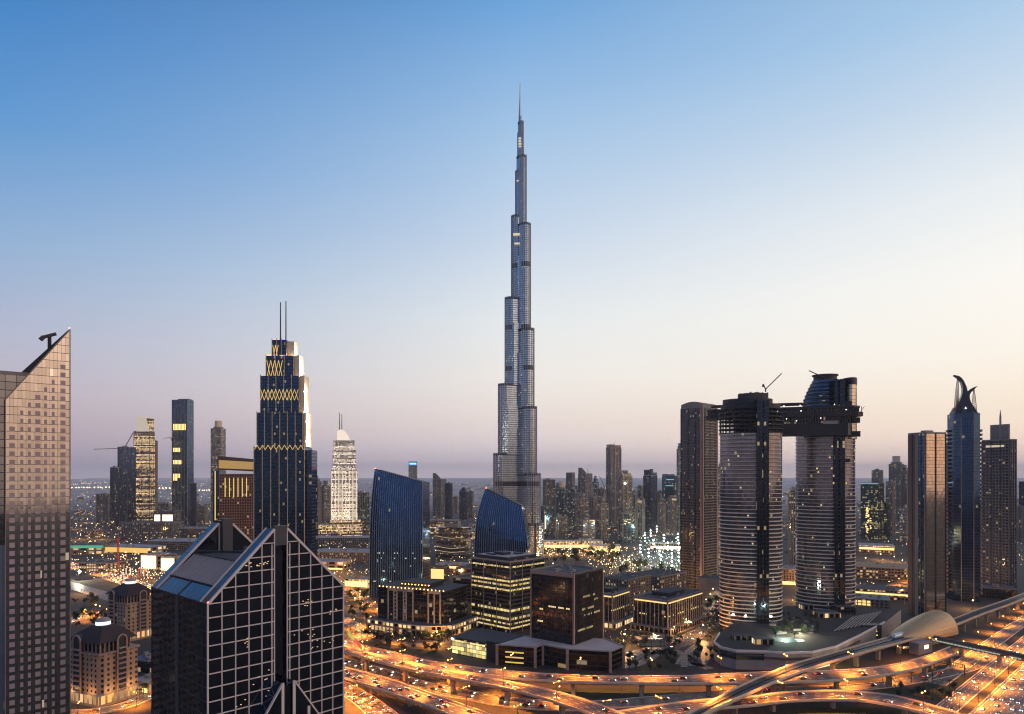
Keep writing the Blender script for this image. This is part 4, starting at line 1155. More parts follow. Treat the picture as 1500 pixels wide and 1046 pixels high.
    q.build('light_wave', glow('wave_light', (1, .8, .5), .6), r)
    MB().box(-12, 12, 4, 20, 55, 62, 0, 1).build('roof_dome', [CON, ROOF], r)


offices()


# ------------------------------------------------------------------ ornate hotel pair, lower left
def domed_hotel():
    d = gd(1036)
    r = thing('domed_hotel', 'ornate pink stone hotel with hipped red roof and lit base', 'hotel', (px(146, d), d, 0), 66)
    wr, wl_, h = 27.0, 30.0, 40.0
    MB().prism([(0, 3), (3, 0), (wr, 0), (wr, wl_), (0, wl_)], 7, 34, 0, 1).build('wall', [F_HOTELW, CON_P], r)
    MB().prism(rect(1.8, wr - 4, 1.8, wl_ - 2), 34, 41, 0, 1).build('top_storey', [F_DARK, CON_P], r)
    MB().prism(rect(-1.2, wr + 1.2, -1.2, wl_ + 1.2), 33.2, 34.4).build('cornice', PINK, r)
    c = MB()
    for k in range(8): c.box(1 + (wr - 6) * k / 7 - .3, 1 + (wr - 6) * k / 7 + .3, .6, 1.2, 34.4, 41); c.box(.6, 1.2, 1 + (wl_ - 3) * k / 7 - .3, 1 + (wl_ - 3) * k / 7 + .3, 34.4, 41)
    c.build('loggia_columns', PINK, r)
    a = rect(-1.5, wr - 1, -1.5, wl_ + 1); b = rect(8, 17, 9, 20)
    MB().rings([[(x, y, 41) for x, y in a], [(x * .7 + 4, y * .7 + 4, 45.5) for x, y in a], [(x, y, 50) for x, y in b]], 0, 0, 0).build('hipped_roof', [plain('roof_red_brown', (.045, .02, .018), .7)], r)
    q = MB().prism(ell(12.5, 14.5, 4.6, 4.6, 16), 49.5, 52.4, 1, 0); q.rings([ell(12.5, 14.5, 5, 5, 16, 52.4), ell(12.5, 14.5, 3, 3, 16, 54.2), ell(12.5, 14.5, .5, .5, 16, 55)], 0, 0, 0)
    q.cyl(12.5, 14.5, 55, 59, .25, .1, 6)
    q.build('roof_lantern', [CON_P, glow('lantern_glow', (.8, .9, 1), 1.3)], r)
    def arch(u, w, side):
        q = MB(); k = MB(); n = 10
        pts = [(u - w / 2, 0), (u - w / 2, 41)] + [(u - w / 2 * math.cos(math.pi * i / n), 41 + w / 2 * math.sin(math.pi * i / n)) for i in range(1, n)] + [(u + w / 2, 41), (u + w / 2, 0)]
        T = (lambda t, o, z: (t, -o, z)) if side == 'R' else (lambda t, o, z: (-o, t, z))
        q.path([T(t, 1.6, z) for t, z in pts], .9)
        q.build('arch_frame', PINK, r)
        k.rings([[T(t, 1.3, z) for t, z in pts], [T(t, -3, z) for t, z in pts]], 0, 0, 0); k.build('arch_bay', DARK, r)
        m = MB()
        for i in range(9):
            z = 8.5 + i * 3.4
            m.bar(T(u - w / 2 + .4, 2.2, z), T(u + w / 2 - .4, 2.2, z), 1.4, .9)
        m.build('balcony', PINK, r)
    arch(14.5, 6.5, 'R'); arch(20.5, 7.5, 'L')
    MB().prism(rect(-2, wr + 2, -2, wl_ + 2), 0, 7.2, 0, 1).build('arcade_base', [FB('hotel_arcade', (.08, .06, .05), (.5, .33, .2), 4.4, 7.2, .35, .25, .8, (1, .5, .12), 1.2, floorlit=.6), CON_P], r)
    w = MB()
    for x in (4, 9, 19, 24): w.face([(x, -.06, 9), (x + .1, -.06, 9)] + [(x + .1, -.06, 9.1)])
    for i, (x, y) in enumerate(((7, -5), (21, -5), (-5, 8), (-5, 25))):
        l = bpy.data.lights.new('facade_uplight', 'POINT'); l.energy = 1500; l.color = (1, .55, .2); l.shadow_soft_size = .4
        lo = bpy.data.objects.new('facade_uplight', l); COL.objects.link(lo); lo.location = (x, y, 8.5); lo.parent = r
    return r


hotel = domed_hotel()
tr = tree_of(hotel)
d2 = gd(940)
h2 = clone(tr, None, (px(186, d2), d2, 0), 62, 'similar ornate hotel with hipped red roof standing farther behind')
for c in list(kids(h2)):
    if c.type == 'LIGHT': bpy.data.objects.remove(c)
# ------------------------------------------------------------------ other towers, far to near
FAR = [
 # name, label, x0, x1, ytop, ybase, material, side, f, extra
 ('dark_tower', 'unfinished dark blue tower beside the gold lit tower', 172, 199, 655, 772, F_NAVY, 'L', .3, None),
 ('dark_annex_tower', 'lower dark blue block against the unfinished tower', 161, 177, 685, 775, F_BLUE, 'L', .4, None),
 ('gold_lit_tower', 'slender tower glowing with gold lit windows and pale curved top', 196, 227, 632, 771, F_GOLDLIT, 'R', .25, 'curl'),
 ('balcony_tower', 'narrow grey balcony strip tower right of the gold lit tower', 224, 231, 646, 768, F_BALC, 'R', .3, None),
 ('banded_dark_tower', 'tall dark tower with gold window bands and ribbed shaft', 252, 284, 586, 768, F_NAVY, 'R', .3, 'bands'),
 ('dark_annex_tower', 'short dark annex at the foot of the gold banded tower', 279, 288, 708, 770, F_NAVY, 'R', .3, None),
 ('balcony_tower', 'grey balcony tower rising behind the brown slab hotel', 309, 331, 628, 775, F_BALC, 'R', .35, 'cap'),
 ('grey_block', 'small grey flat block with dull windows beside the dark unfinished tower', 141, 163, 724, 768, F_GREY, 'R', .2, None),
 ('grey_flats', 'grey flats tower with red roof edge left of the floodlit hotel', 455, 471, 706, 785, F_GREY, 'R', .3, 'step'),
 ('grey_flats', 'narrower grey flats tower touching the floodlit hotel', 470, 485, 713, 783, F_GREY, 'L', .3, 'step'),
 ('grey_flats', 'grey blue flats between the floodlit hotel and the tall blue tower', 522, 541, 722, 775, F_TEAL, 'L', .3, None),
 ('logo_tower', 'distant tower with bright blue lit top panel', 598.5, 611, 682, 735, F_GREY, 'R', 0, 'logo'),
 ('grey_twin_tower', 'grey slab tower with raised left corner right of the tall blue tower', 634, 654, 702, 760, F_GREY, 'R', .4, 'fin'),
 ('grey_twin_tower', 'darker curved slab tower attached to the raised corner slab', 652, 663, 708, 762, F_NAVY, 'R', .4, None),
 ('pointed_tower', 'small dark tower with pointed top between the blue blades', 673, 686, 720, 762, F_NAVY, 'R', .3, 'peak'),
 ('grey_flats', 'small pale flats beside the pointed dark tower', 685, 694, 720, 758, F_TEAL, 'R', .3, None),
 ('grey_flats', 'flat topped grey flats right of the supertall tower', 795, 813, 703, 770, F_GREY, 'L', .3, None),
 ('grey_flats', 'lower grey flats with white lit stairwell beside the supertall tower', 790, 812, 742, 786, F_TEAL, 'L', .3, 'stair'),
 ('stepped_block_tower', 'wide stepped blue grey tower with a square block on top', 823, 850, 712, 760, F_GREY, 'R', .2, 'block'),
 ('finned_tower', 'tower with sharp slanted fin in front of the far skyline', 847, 868, 694, 765, F_GREY, 'R', .5, 'fin'),
 ('teal_flats', 'green glass flats with pale frame left of the park', 815, 832, 717, 780, F_TEAL, 'R', .35, 'cap'),
 ('teal_flats', 'green flats with stepped peach crown above the park', 831, 848, 722, 783, F_TEAL, 'R', .35, 'step'),
 ('tan_flats', 'tan flats with crenellated roof behind the lit promenade', 845, 862, 731, 791, F_TAN, 'L', .4, 'step'),
 ('tan_flats', 'plain tan flats behind the crenellated flats', 861, 874, 728, 785, F_TAN, 'R', .4, None),
 ('tan_flats', 'tan flats with two slender pale shafts nearest the promenade', 872, 891, 738, 793, F_TAN, 'L', .45, 'step'),
 ('tall_grey_tower', 'tallest grey tower of the far cluster with flat brown top', 887.5, 910, 656, 775, F_GREY, 'L', .32, 'tall'),
 ('crown_flats', 'tan flats tower with columned crown in front of the tall grey tower', 903, 926, 698, 790, F_TAN, 'L', .42, 'crown'),
 ('teal_flats', 'slim teal flats right of the columned crown tower', 924, 934, 720, 788, F_TEAL, 'R', .35, None),
 ('tan_flats', 'tan flats with glowing attic left of the dark paired tower', 932, 945, 733, 785, F_TAN, 'R', .35, 'glowcap'),
 ('dark_pair_tower', 'dark tower with two raised corner turrets beside the white lit site', 942.5, 963, 697, 780, F_NAVY, 'R', .45, 'turrets'),
 ('pink_flats', 'distant pinkish flats behind the white lit site', 963, 972, 720, 768, F_TAN, 'R', .2, None),
 ('blue_slab_tower', 'blue glass slab with cyan light lines left of the grid tower', 970, 994, 697, 775, F_BLUE, 'R', .3, 'cyan'),
 ('tan_flats', 'tan flats with glowing stepped top beside the grid tower', 977, 997, 730, 782, F_TAN, 'L', .35, 'glowcap'),
 ('teal_tower', 'tall slim teal tower half hidden by the grid tower', 991, 1002, 658, 790, F_TEAL, 'L', .4, 'step'),
 ('grey_flats', 'blue grey flats between the grid tower and the nearer oval tower', 1051, 1066, 684, 800, F_GREY, 'R', .3, 'step'),
 ('tan_flats', 'low tan block at the foot of the grid tower', 1051, 1068, 770, 838, F_TAN, 'R', .3, None),
 ('tan_flats', 'tan flats with lit corner seen between the oval towers', 1155, 1174, 722, 835, F_TAN, 'R', .4, 'step'),
 ('teal_flats', 'teal flats seen between the oval towers', 1172, 1184, 736, 825, F_TEAL, 'R', .3, None),
 ('green_office', 'wide green glass office with bright roof edge right of the domed oval tower', 1261, 1295, 708, 790, F_GREEN, 'R', .25, 'edge'),
 ('grey_round_tower', 'pale grey far tower behind the green glass office', 1277, 1294, 689, 760, F_GREY, 'R', .2, None),
 ('green_office', 'lower green glass annex right of the wide green office', 1293, 1303, 737, 790, F_GREEN, 'R', .3, None),
 ('grey_round_tower', 'grey far tower with arched top left of the prism tower', 1302, 1324, 680, 772, F_GREY, 'R', .2, 'cap'),
 ('grey_flats', 'pale far flats in front of the arched far tower', 1298, 1312, 706, 785, F_TAN, 'R', .3, None),
 ('grey_flats', 'narrow grey flats touching the brown and gold prism tower', 1320, 1332, 690, 790, F_GREY, 'R', .3, 'step'),
 ('tan_flats', 'short tan flats below the arched far tower', 1318, 1331, 745, 795, F_BALC, 'R', .3, None),
 ('far_flats', 'plain pale flats low on the skyline left of the raised corner slab', 614, 624, 724, 752, F_TAN, 'R', .3, None),
 ('far_flats', 'tiny grey flats between the pointed dark tower and the shorter blue blade', 664, 672, 728, 752, F_GREY, 'R', .3, None),
 ('far_flats', 'dull teal flats filling the gap right of the fin topped tower', 868, 877, 706, 757, F_TEAL, 'R', .3, 'step'),
 ('far_flats', 'low tan flats right of the thin crane', 876, 888, 716, 760, F_TAN, 'R', .3, None),
 ('far_flats', 'grey flats sticking up left of the stepped blue grey tower', 812, 823, 716, 762, F_GREY, 'L', .3, 'step'),
 ('far_flats', 'dark teal flats between the slim teal flats and the turret pair', 934, 942, 712, 768, F_TEAL, 'R', .3, None),
 ('far_flats', 'small flats with lit windows right of the pink far flats', 964, 976, 738, 788, F_TAN, 'R', .3, 'step'),
 ('far_flats', 'broad low teal flats at the promenade end', 905, 930, 752, 796, F_TEAL, 'L', .3, None),
 ('far_flats', 'squat tan flats above the promenade building', 846, 872, 762, 796, F_BALC, 'L', .3, None),
 ('far_flats', 'squat grey flats by the foot of the supertall tower', 806, 832, 758, 794, F_GREY, 'L', .3, None),
 ('far_flats', 'low grey flats at the far right beyond the spired slab', 1489, 1500, 742, 792, F_TAN, 'R', .3, None),
 ('far_flats', 'low flats left of the gold banded tower on the plain', 231, 250, 738, 765, F_GREY, 'R', .2, None),
 ('far_flats', 'hazy grey flats peeping over the flat mall roof', 286, 304, 742, 768, F_TAN, 'R', .2, None),
 ('far_flats', 'brownish flats behind the twin mast tower foot', 453, 466, 738, 782, F_BALC, 'R', .3, None),
]


def far_towers():
    for name, label, x0, x1, yt, yb, mat, side, f, ex in FAR:
        r, a, b, D, h, d = tower(name, label, x0, x1, yt, mat, yb=yb, side=side, f=f, cat='tower', plant=ex is None)
        w = b - a; s = d / F
        if ex == 'curl':
            set_back(r, a, b, D, (.25, .98), h, pz(612, d), F_GOLDLIT, 'curved_top', (0, .9))
            MB().rings([[(a + w * .22, -1, h), (b, -1, h), (b, D, h), (a + w * .22, D, h)], [(a + w * .22, -1, pz(609, d)), (a + w * .8, -1, pz(613, d)), (a + w * .8, D, pz(613, d)), (a + w * .22, D, pz(609, d))]], 0, 0).build('crown_screen', glow('curl_flood_glow', (1, .85, .68), .55), r)  # screen glows by itself, floodlight put into its material
        elif ex == 'bands':
            q = MB()
            for y, n in ((626, 9), (658, 5), (676, 6), (696, 5), (700, 3)):
                for k in range(n):
                    x = a + w * (.08 + .84 * k / 9); q.box(x, x + w * .07, -.6, 0, pz(y + 4.0, d), pz(y - 2 if n < 9 else y - 5, d))
            q.build('gold_windows', L_STRIP, r)
            q = MB()
            for k in range(6): q.box(a + w * k / 5 - .5, a + w * k / 5 + .5, -1.2, 0, 0, h)
            q.build('shaft_ribs', CON, r)
            set_back(r, a, b, D, (.35, 1), h, pz(584, d), F_DARK, 'raised_corner'); spire(r, b - 5, D / 2, h, pz(578, d), .8)
        elif ex == 'cap':
            MB().prism(ell((a + b) / 2, D / 2, w * .32, D * .4, 20), h, h + 12 * s, 0, 1).build('roof_cap', [CREAM, ROOFL], r)
            MB().prism(ell((a + b) / 2, D / 2, w * .45, D * .48, 20), h, h + 3 * s, 0, 1).build('cap_ring', [CON, ROOF], r)
        elif ex == 'step':
            set_back(r, a, b, D, (.15, .8), h, h + 5 * s, mat, 'upper_storeys'); set_back(r, a, b, D, (.3, .6), h + 5 * s, h + 9 * s, CON, 'roof_block')
        elif ex == 'logo':
            MB().box(a, b, -.6, D, h, pz(676, d), 0, 0).build('lit_top_panel', L_BLUE, r)
            MB().box(a + w * .1, b - w * .1, -1.2, -.6, pz(680.5, d), pz(678, d)).build('lit_emblem', L_CYAN, r)
        elif ex == 'fin':
            MB().rings([[(a, 0, h), (a + w * .6, 0, h), (a + w * .6, D * .5, h), (a, D * .5, h)], [(a, 0, h + 9 * s), (a + w * .6, 0, h + 2 * s), (a + w * .6, D * .5, h + 2 * s), (a, D * .5, h + 9 * s)]], 0, 1).build('slanted_fin', [mat, ROOF], r)
            if name == 'finned_tower': spire(r, b - 1, D * .4, h, h + 9 * s, 1.4)
        elif ex == 'peak':
            MB().rings([rect(a, b, 0, D) and [(x, y, h) for x, y in rect(a, b, 0, D)], [(x * .3 + (a + b) / 2 * .7, y * .3 + D * .35, h + 6 * s) for x, y in rect(a, b, 0, D)]], 0, 0).build('pointed_roof', DARKM, r)
        elif ex == 'stair':
            MB().box(a + w * .1, a + w * .2, -.5, 0, 20, h * .7).build('lit_stairwell', L_PALE, r)
        elif ex == 'block':
            set_back(r, a, b, D, (.25, .68), h, h + 20 * s, mat, 'top_block'); set_back(r, a, b, D, (.68, 1.3), h - 12 * s, h - 6 * s, mat, 'side_wing')
        elif ex == 'tall':
            set_back(r, a, b, D, (.0, .36), h, h + 5 * s, mat, 'raised_corner', (.05, .9)); MB().prism(rect(a + w * .36, b - .5, 1, D - 1), h, h + 4 * s, 0, 1).build('brown_attic', [PINK, ROOF], r)
            MB().box(a + w * .38, a + w * .44, -1, 0, 0, h).box(b - 1.5, b + .3, -1, 0, 0, h).build('pale_piers', CON_P, r)
            spire(r, a + w * .6, D / 2, h, h + 9 * s, .8)
        elif ex in ('crown', 'turrets'):
            for u, v in (((.02, .35), (.05, .95)), ((.65, .98), (.05, .95))) if ex == 'turrets' else (((.1, .9), (.1, .9)), ((.28, .7), (.2, .8))):
                set_back(r, a, b, D, u, h, h + (5 if u[1] > .8 else 9) * s, mat if ex == 'turrets' else F_BALC, 'turret' if ex == 'turrets' else 'crown_tier', v)
            if ex == 'turrets': MB().box(a + w * .52, a + w * .8, D * .3, D * .6, h, h + 10 * s).build('orange_tank', BROWN, r)
            else:
                q = MB()
                for k in range(6): q.box(a + w * k / 6, a + w * k / 6 + 2, -.8, 1, h, h + 4 * s)
                q.build('crown_columns', CREAM, r); MB().octa(a + w * .2, -1.5, h - 10 * s, 2.2).build('crown_floodlight', L_WHITE, r)
        elif ex == 'glowcap':
            set_back(r, a, b, D, (.1, .85), h, h + 4 * s, mat, 'upper_storeys'); MB().box(a, b, -.8, 0, h - 3 * s, h - .5 * s).build('attic_light', glow('attic_glow', (1, .66, .36), .6), r)
        elif ex == 'cyan':
            q = MB().box(a + w * .4, b + .5, -.8, 0, h - 6 * s, h - 5.2 * s).box(a + w * .3, b + .5, -.8, 0, h - 15 * s, h - 14.3 * s); q.build('cyan_line', glow('cyan_line', (.4, .9, 1), .8), r)
            set_back(r, a, b, D, (.0, .7), h, h + 2.5 * s, mat, 'curved_top', (0, .9))
        elif ex == 'edge':
            MB().box(a - .5, b + .5, -1, 0, h - 1.2 * s, h).build('roof_light_edge', glow('roof_edge_cyan', (.5, .9, 1), .45), r)
            q = MB(); rr = random.Random(8)
            for k in range(40): 
                x = a + w * rr.uniform(.25, .55); z = h * rr.uniform(.1, .55); q.box(x, x + 3.2, -.4, 0, z, z + 2.2)
            q.build('lit_window_patch', L_STRIP, r)


far_towers()


# ------------------------------------------------------------------ low buildings
def low(name, label, x, y, w, D, hgt, yaw, mat, roof=ROOF, cat='low building', extra=None, z=0):
    p = pt(x, y); r = thing(name, label, cat, p, yaw)
    MB().prism(rect(-w / 2, w / 2, 0, D), 0, hgt, 0, 1).build('facade', [mat, roof], r)
    MB().box(-w / 2 - .6, w / 2 + .6, -.7, D + .6, hgt, hgt + .9, 0, 1).build('roof_slab', [CON, roof], r)
    if extra:
        q = MB().box(-w / 2 + .5, w / 2 - .5, -.95, -.7, hgt * extra[1], hgt * extra[2]); q.build('light_band', extra[0], r)
    return r, w, D, hgt


G_EDGE = glow('green_edge', (.12, .75, .42), .55); Y_WALL = glow('yellow_wall', (1, .6, .14), .95); W_WALL = glow('bright_wall', (1, .8, .48), 2.0)
LOWS = [
 ('mall_hall', 'mall hall with green lit roof edge and yellow lit wall', 122, 813, 74, 40, 18, 4, F_MALL, ROOF, (G_EDGE, .72, 1.0)),
 ('mall_hall', 'long mall hall with yellow lit wall behind the red crane mast', 178, 813, 120, 45, 15, -14, F_MALL, ROOFL, (Y_WALL, .35, .95)),
 ('mall_hall', 'mall wing with bright white shopfront next to the banner square', 218, 835, 30, 30, 24, -16, F_MALL, ROOFL, (W_WALL, .1, .95)),
 ('mall_hall', 'mall wing with a second bright front right of the banner square', 246, 838, 26, 30, 24, -16, F_MALL, ROOF, (W_WALL, .1, .9)),
 ('mall_hall', 'flat mall roof with small green lamps beyond the gabled building', 262, 806, 150, 70, 17, -6, F_LOW, ROOFL, None),
 ('mall_hall', 'dark low hall with pale end wall beside the lit ramp road', 140, 838, 56, 40, 14, -6, F_LOW, ROOF, None),
 ('mall_hall', 'pale vaulted hall below the gold banded tower', 268, 788, 120, 60, 22, -4, F_GREY, CON, None),
 ('mall_hall', 'grey plinth building under the gold lit tower', 215, 790, 120, 60, 38, 0, F_GREY, ROOF, None),
 ('white_lit_block', 'grey block with two white lit screens between the far left towers', 240, 772, 60, 40, 46, 0, F_GREY, ROOF, None),
 ('mall_hall', 'low tan hall with lit base right of the twin mast tower', 472, 835, 70, 36, 13, -10, F_MALL, ROOFL, (L_STRIP, .1, .3)),
 ('mall_hall', 'large flat mall roof with lamp rows left of the tall blue tower', 500, 822, 110, 60, 15, -6, F_TAN, ROOFL, None),
 ('mall_hall', 'pale swept mall roof in front of the floodlit hotel', 500, 800, 140, 50, 17, 4, F_GREY, CON_P, None),
 ('lit_arcade', 'yellow lit arcade building beside the foot of the tall blue tower', 522, 862, 36, 22, 12, -20, F_RETAIL, ROOFL, (L_STRIP, .2, .8)),
 ('lit_kiosk', 'small block with glowing yellow end wall right of the tall blue tower', 641, 852, 20, 22, 20, -14, F_DARK, ROOF, (L_YEL, .2, .9)),
 ('flat_roof_block', 'flat pale roofed block with warm eaves right of the glowing kiosk', 664, 840, 58, 30, 13, -16, F_LOW, ROOFL, (L_STRIP, .6, .85)),
 ('terrace_flats', 'warm lit terrace of flats behind the tall blue tower', 640, 782, 110, 40, 34, -8, F_GOLDLIT, CON, None),
 ('terrace_flats', 'warm lit row of low flats near the pointed dark tower', 680, 790, 90, 36, 22, -4, F_GOLDLIT, CON, None),
 ('promenade_row', 'long gold lit promenade building below the tan flats', 830, 803, 150, 26, 14, 3, F_GOLDLIT, CREAM, (L_STRIP, .1, .5)),
 ('promenade_row', 'shorter gold lit promenade building near the red lit plaza', 886, 808, 60, 24, 12, -5, F_GOLDLIT, CREAM, (L_STRIP, .1, .5)),
 ('site_hall', 'white lit open hall at the fairground site', 975, 806, 60, 30, 12, -6, F_RETAIL, CON_P, (L_WHITE if False else L_PALE, .2, .7)),
 ('parking_deck', 'orange lit parking deck below the green glass office', 1284, 812, 60, 46, 16, -26, F_GOLDLIT, ROOFL, (L_STRIP, .55, .8)),
 ('parking_deck', 'wide grey car park block with orange lit top right of the domed oval tower', 1300, 850, 96, 60, 17, -26, F_LOW, plain('lit_deck', (.4, .26, .14), .8), None),  # orange lamp light put into the roof colour
 ('flat_roof_block', 'dark flat block with lit terraces before the grey car park', 1298, 880, 74, 36, 12, -26, F_LOW, ROOF, (L_STRIP, .6, .75)),
 ('stair_block', 'low block with a yellow lit stair window right of the domed oval tower', 1272, 906, 40, 30, 20, -26, F_GREY, CON, None),
 ('street_block', 'tan street block glimpsed between the oval towers', 1164, 858, 38, 40, 22, -20, F_TAN, CON, (L_STRIP, .05, .25)),
 ('street_block', 'blank concrete block at the foot of the grid tower', 1050, 872, 46, 30, 20, -30, CON, ROOF, None),
 ('bank_plinth', 'plain plinth building under the spired slab tower', 1445, 876, 60, 26, 12, -28, F_DARK, ROOF, None),
 ('walled_villa', 'low pale villa block with lit yard beside the pink hotel', 126, 948, 22, 14, 8, -20, F_LOW, ROOFL, None),
 ('walled_villa', 'small blue roofed block between the pink hotel and the gabled building', 205, 985, 18, 16, 9, -24, F_DARK, plain('blue_roof', (.05, .09, .14), .5), None),
 ('walled_villa', 'low block with lit shopfront at the corner right of the pink hotel', 206, 1014, 16, 12, 7, -24, F_RETAIL, ROOFL, (L_STRIP, .1, .5)),
 ('fountain_house', 'small pale pavilion in the roundabout before the corner office', 956, 946, 24, 12, 5, 6, CON_P, ROOFL, None),
]


def lows():
    for name, label, x, y, w, D, hg, yaw, mat, roof, ex in LOWS:
        r, w, D, hg = low(name, label, x, y, w, D, hg, yaw, mat, roof, extra=ex)
        if name == 'white_lit_block':
            MB().box(-27, -11, -.8, 0, 12, 36).build('lit_screen', L_PALE, r); MB().box(-4, 26, -.8, 0, 12, 36).build('lit_screen', L_PALE, r)
        if name == 'stair_block':
            q = MB()
            for i in range(4):
                for k in range(6): q.box(-14 + i * 4.2, -10.8 + i * 4.2, -.9, -.7, 2 + k * 2.9, 4.2 + k * 2.9)
            q.build('lit_windows', L_YEL, r)
        q = MB(); rr = random.Random(int(x * 7))
        for k in range(rr.randrange(3, 7)):
            a, b = rr.uniform(-w * .42, w * .36), rr.uniform(D * .12, D * .8); q.box(a, a + rr.uniform(2, 6), b, b + rr.uniform(2, 5), hg + .9, hg + rr.uniform(1.8, 3.6))
        q.build('roof_units', CON, r)


lows()

# ------------------------------------------------------------------ roads
ASPH = road_mat('road_asphalt', (.10, .088, .078)); ASPHD = road_mat('flyover_asphalt', (.045, .04, .037)); BAR = plain('barrier_concrete', (.72, .60, .46), .7, 0, .12)
PIERM = plain('pier_concrete', (.40, .32, .25), .8)


def spline(pts, n=10):
    """Catmull-Rom through 3-D points"""
    P_ = [Vector(p) for p in pts]; out = []
    for i in range(len(P_) - 1):
        p0, p1, p2, p3 = P_[max(0, i - 1)], P_[i], P_[i + 1], P_[min(len(P_) - 1, i + 2)]
        for k in range(n):
            t = k / n
            out.append(.5 * ((2 * p1) + (-p0 + p2) * t + (2 * p0 - 5 * p1 + 4 * p2 - p3) * t * t + (-p0 + 3 * p1 - 3 * p2 + p3) * t ** 3))
    return out + [P_[-1]]


class Ribbon:
    def __init__(s, U, L, z, zs=None, n=10):
        zz = zs or [z] * max(len(U), len(L))
        a = spline([pt(x, y, k) for (x, y), k in zip(U, zz)], n); b = spline([pt(x, y, k) for (x, y), k in zip(L, zz)], n)
        s.set(s.even(a), s.even(b))
    @staticmethod
    def even(p, n=140):
        ds = [0.0]
        for a, b in zip(p, p[1:]): ds.append(ds[-1] + (b - a).length)
        out = []; j = 0
        for k in range(n + 1):
            t = ds[-1] * k / n
            while j < len(p) - 2 and ds[j + 1] < t: j += 1
            f = (t - ds[j]) / max(1e-6, ds[j + 1] - ds[j]); out.append(p[j].lerp(p[j + 1], min(1, max(0, f))))
        return out
    def set(s, a, b):
        s.a, s.b = a, b; s.d = [0.0]
        for k in range(len(a) - 1):
            s.d.append(s.d[-1] + ((a[k + 1] + b[k + 1]) / 2 - (a[k] + b[k]) / 2).length)
        s.len = s.d[-1]
    def at(s, dist, off):
        """point at a distance along; off 0..1 across from a to b; and heading"""
        j = 0
        while j < len(s.d) - 2 and s.d[j + 1] < dist: j += 1
        f = (dist - s.d[j]) / max(1e-6, s.d[j + 1] - s.d[j])
        A, B = s.a[j].lerp(s.a[j + 1], f), s.b[j].lerp(s.b[j + 1], f)
        p, q = s.a[j].lerp(s.b[j], off), s.a[j + 1].lerp(s.b[j + 1], off)
        return A.lerp(B, off), q - p, (B - A).length
    def top(s, m=0, dz=0.0):
        q = MB()
        for k in range(len(s.a) - 1):
            w0, w1 = (s.b[k] - s.a[k]).length, (s.b[k + 1] - s.a[k + 1]).length; v0, v1 = s.d[k], s.d[k + 1]
            up = Vector((0, 0, dz))
            q.face([s.b[k] + up, s.b[k + 1] + up, s.a[k + 1] + up, s.a[k] + up], [(w0, v0), (w1, v1), (0, v1), (0, v0)], m)
        return q
    def strip(s, side, w, z0, z1, inset=0.0, mb=None):
        """a low wall along one edge; w thick, z0..z1 above the deck"""
        q = mb or MB(); e, o = (s.a, s.b) if side == 'a' else (s.b, s.a); rs = []
        for k in range(len(e)):
            dr = (o[k] - e[k]); dr.z = 0; dr.normalize(); p0 = e[k] + dr * inset; p1 = e[k] + dr * (inset + w)
            rs.append([(p0.x, p0.y, p0.z + z0), (p1.x, p1.y, p1.z + z0), (p1.x, p1.y, p1.z + z1), (p0.x, p0.y, p0.z + z1)])
        if side == 'b': rs = [r[::-1] for r in rs]
        q.rings(rs, 0, 0, 0); return q


def flyover(name, label, rb, pier_gap, thick=1.8, deckmat=None, barrier=1.05, piers=True, ground=0, skip=()):
    c = rb.at(rb.len / 2, .5)[0]
    r = thing(name, label, name.replace('_', ' '), (c.x, c.y, 0))
    sh = Vector((c.x, c.y, 0)); rl = Ribbon.__new__(Ribbon); rl.set([p - sh for p in rb.a], [p - sh for p in rb.b])
    dk = rl.top(0)
    for k in range(len(rl.a) - 1):
        A0, A1, B0, B1 = rl.a[k], rl.a[k + 1], rl.b[k], rl.b[k + 1]; dn = Vector((0, 0, -thick))
        ia0, ib0, ia1, ib1 = A0.lerp(B0, .18) + dn, B0.lerp(A0, .18) + dn, A1.lerp(B1, .18) + dn, B1.lerp(A1, .18) + dn
        lip = Vector((0, 0, -.6))
        dk.face([B0 + lip, B1 + lip, B1, B0], None, 1); dk.face([ib0, ib1, B1 + lip, B0 + lip], None, 1)
        dk.face([A1 + lip, A0 + lip, A0, A1], None, 1); dk.face([ia1, ia0, A0 + lip, A1 + lip], None, 1); dk.face([ib1, ib0, ia0, ia1], None, 1)
    dko = dk.build('deck', [deckmat or ASPHD, BAR], r)
    rl.strip('a', .4, 0.0, barrier).build('parapet', BAR, dko); rl.strip('b', .4, -.3, barrier).build('parapet', BAR, dko)
    if piers:
        t = pier_gap * .5
        while t < rl.len:
            if any(a < t < b for a, b in skip): t += pier_gap; continue
            p, h, w = rl.at(t, .5); an = math.atan2(h.y, h.x)
            q = MB(); zt = p.z - thick; cx = math.cos(an); sn = math.sin(an)
            R_ = lambda x, y: (p.x + x * cx - y * sn, p.y + x * sn + y * cx)
            ww = min(w * .32, 5.5)
            q.prism([R_(*c_) for c_ in ((-1.2, -1.5), (1.2, -1.5), (1.2, 1.5), (-1.2, 1.5))], ground, zt - 1.6, 0, 0)
            lo_ = [(*R_(*c_), zt - 2.2) for c_ in ((-1.25, -1.6), (1.25, -1.6), (1.25, 1.6), (-1.25, 1.6))]; hi_ = [(*R_(*c_), zt) for c_ in ((-1.3, -ww), (1.3, -ww), (1.3, ww), (-1.3, ww))]
            q.rings([lo_, hi_], 0, 0, 0)
            q.build('pier', PIERM, r); t += pier_gap
    return r


def road(name, rb, mat=None, kerbs=True):
    o = rb.top(0).build(name, [mat or ASPH]); o['kind'] = 'structure'
    if kerbs:
        q = MB(); rb.strip('a', .5, -.1, .55, 0, q); rb.strip('b', .5, -.1, .55, 0, q)
        k = q.build('kerb_barrier', BAR, o); 
    return o


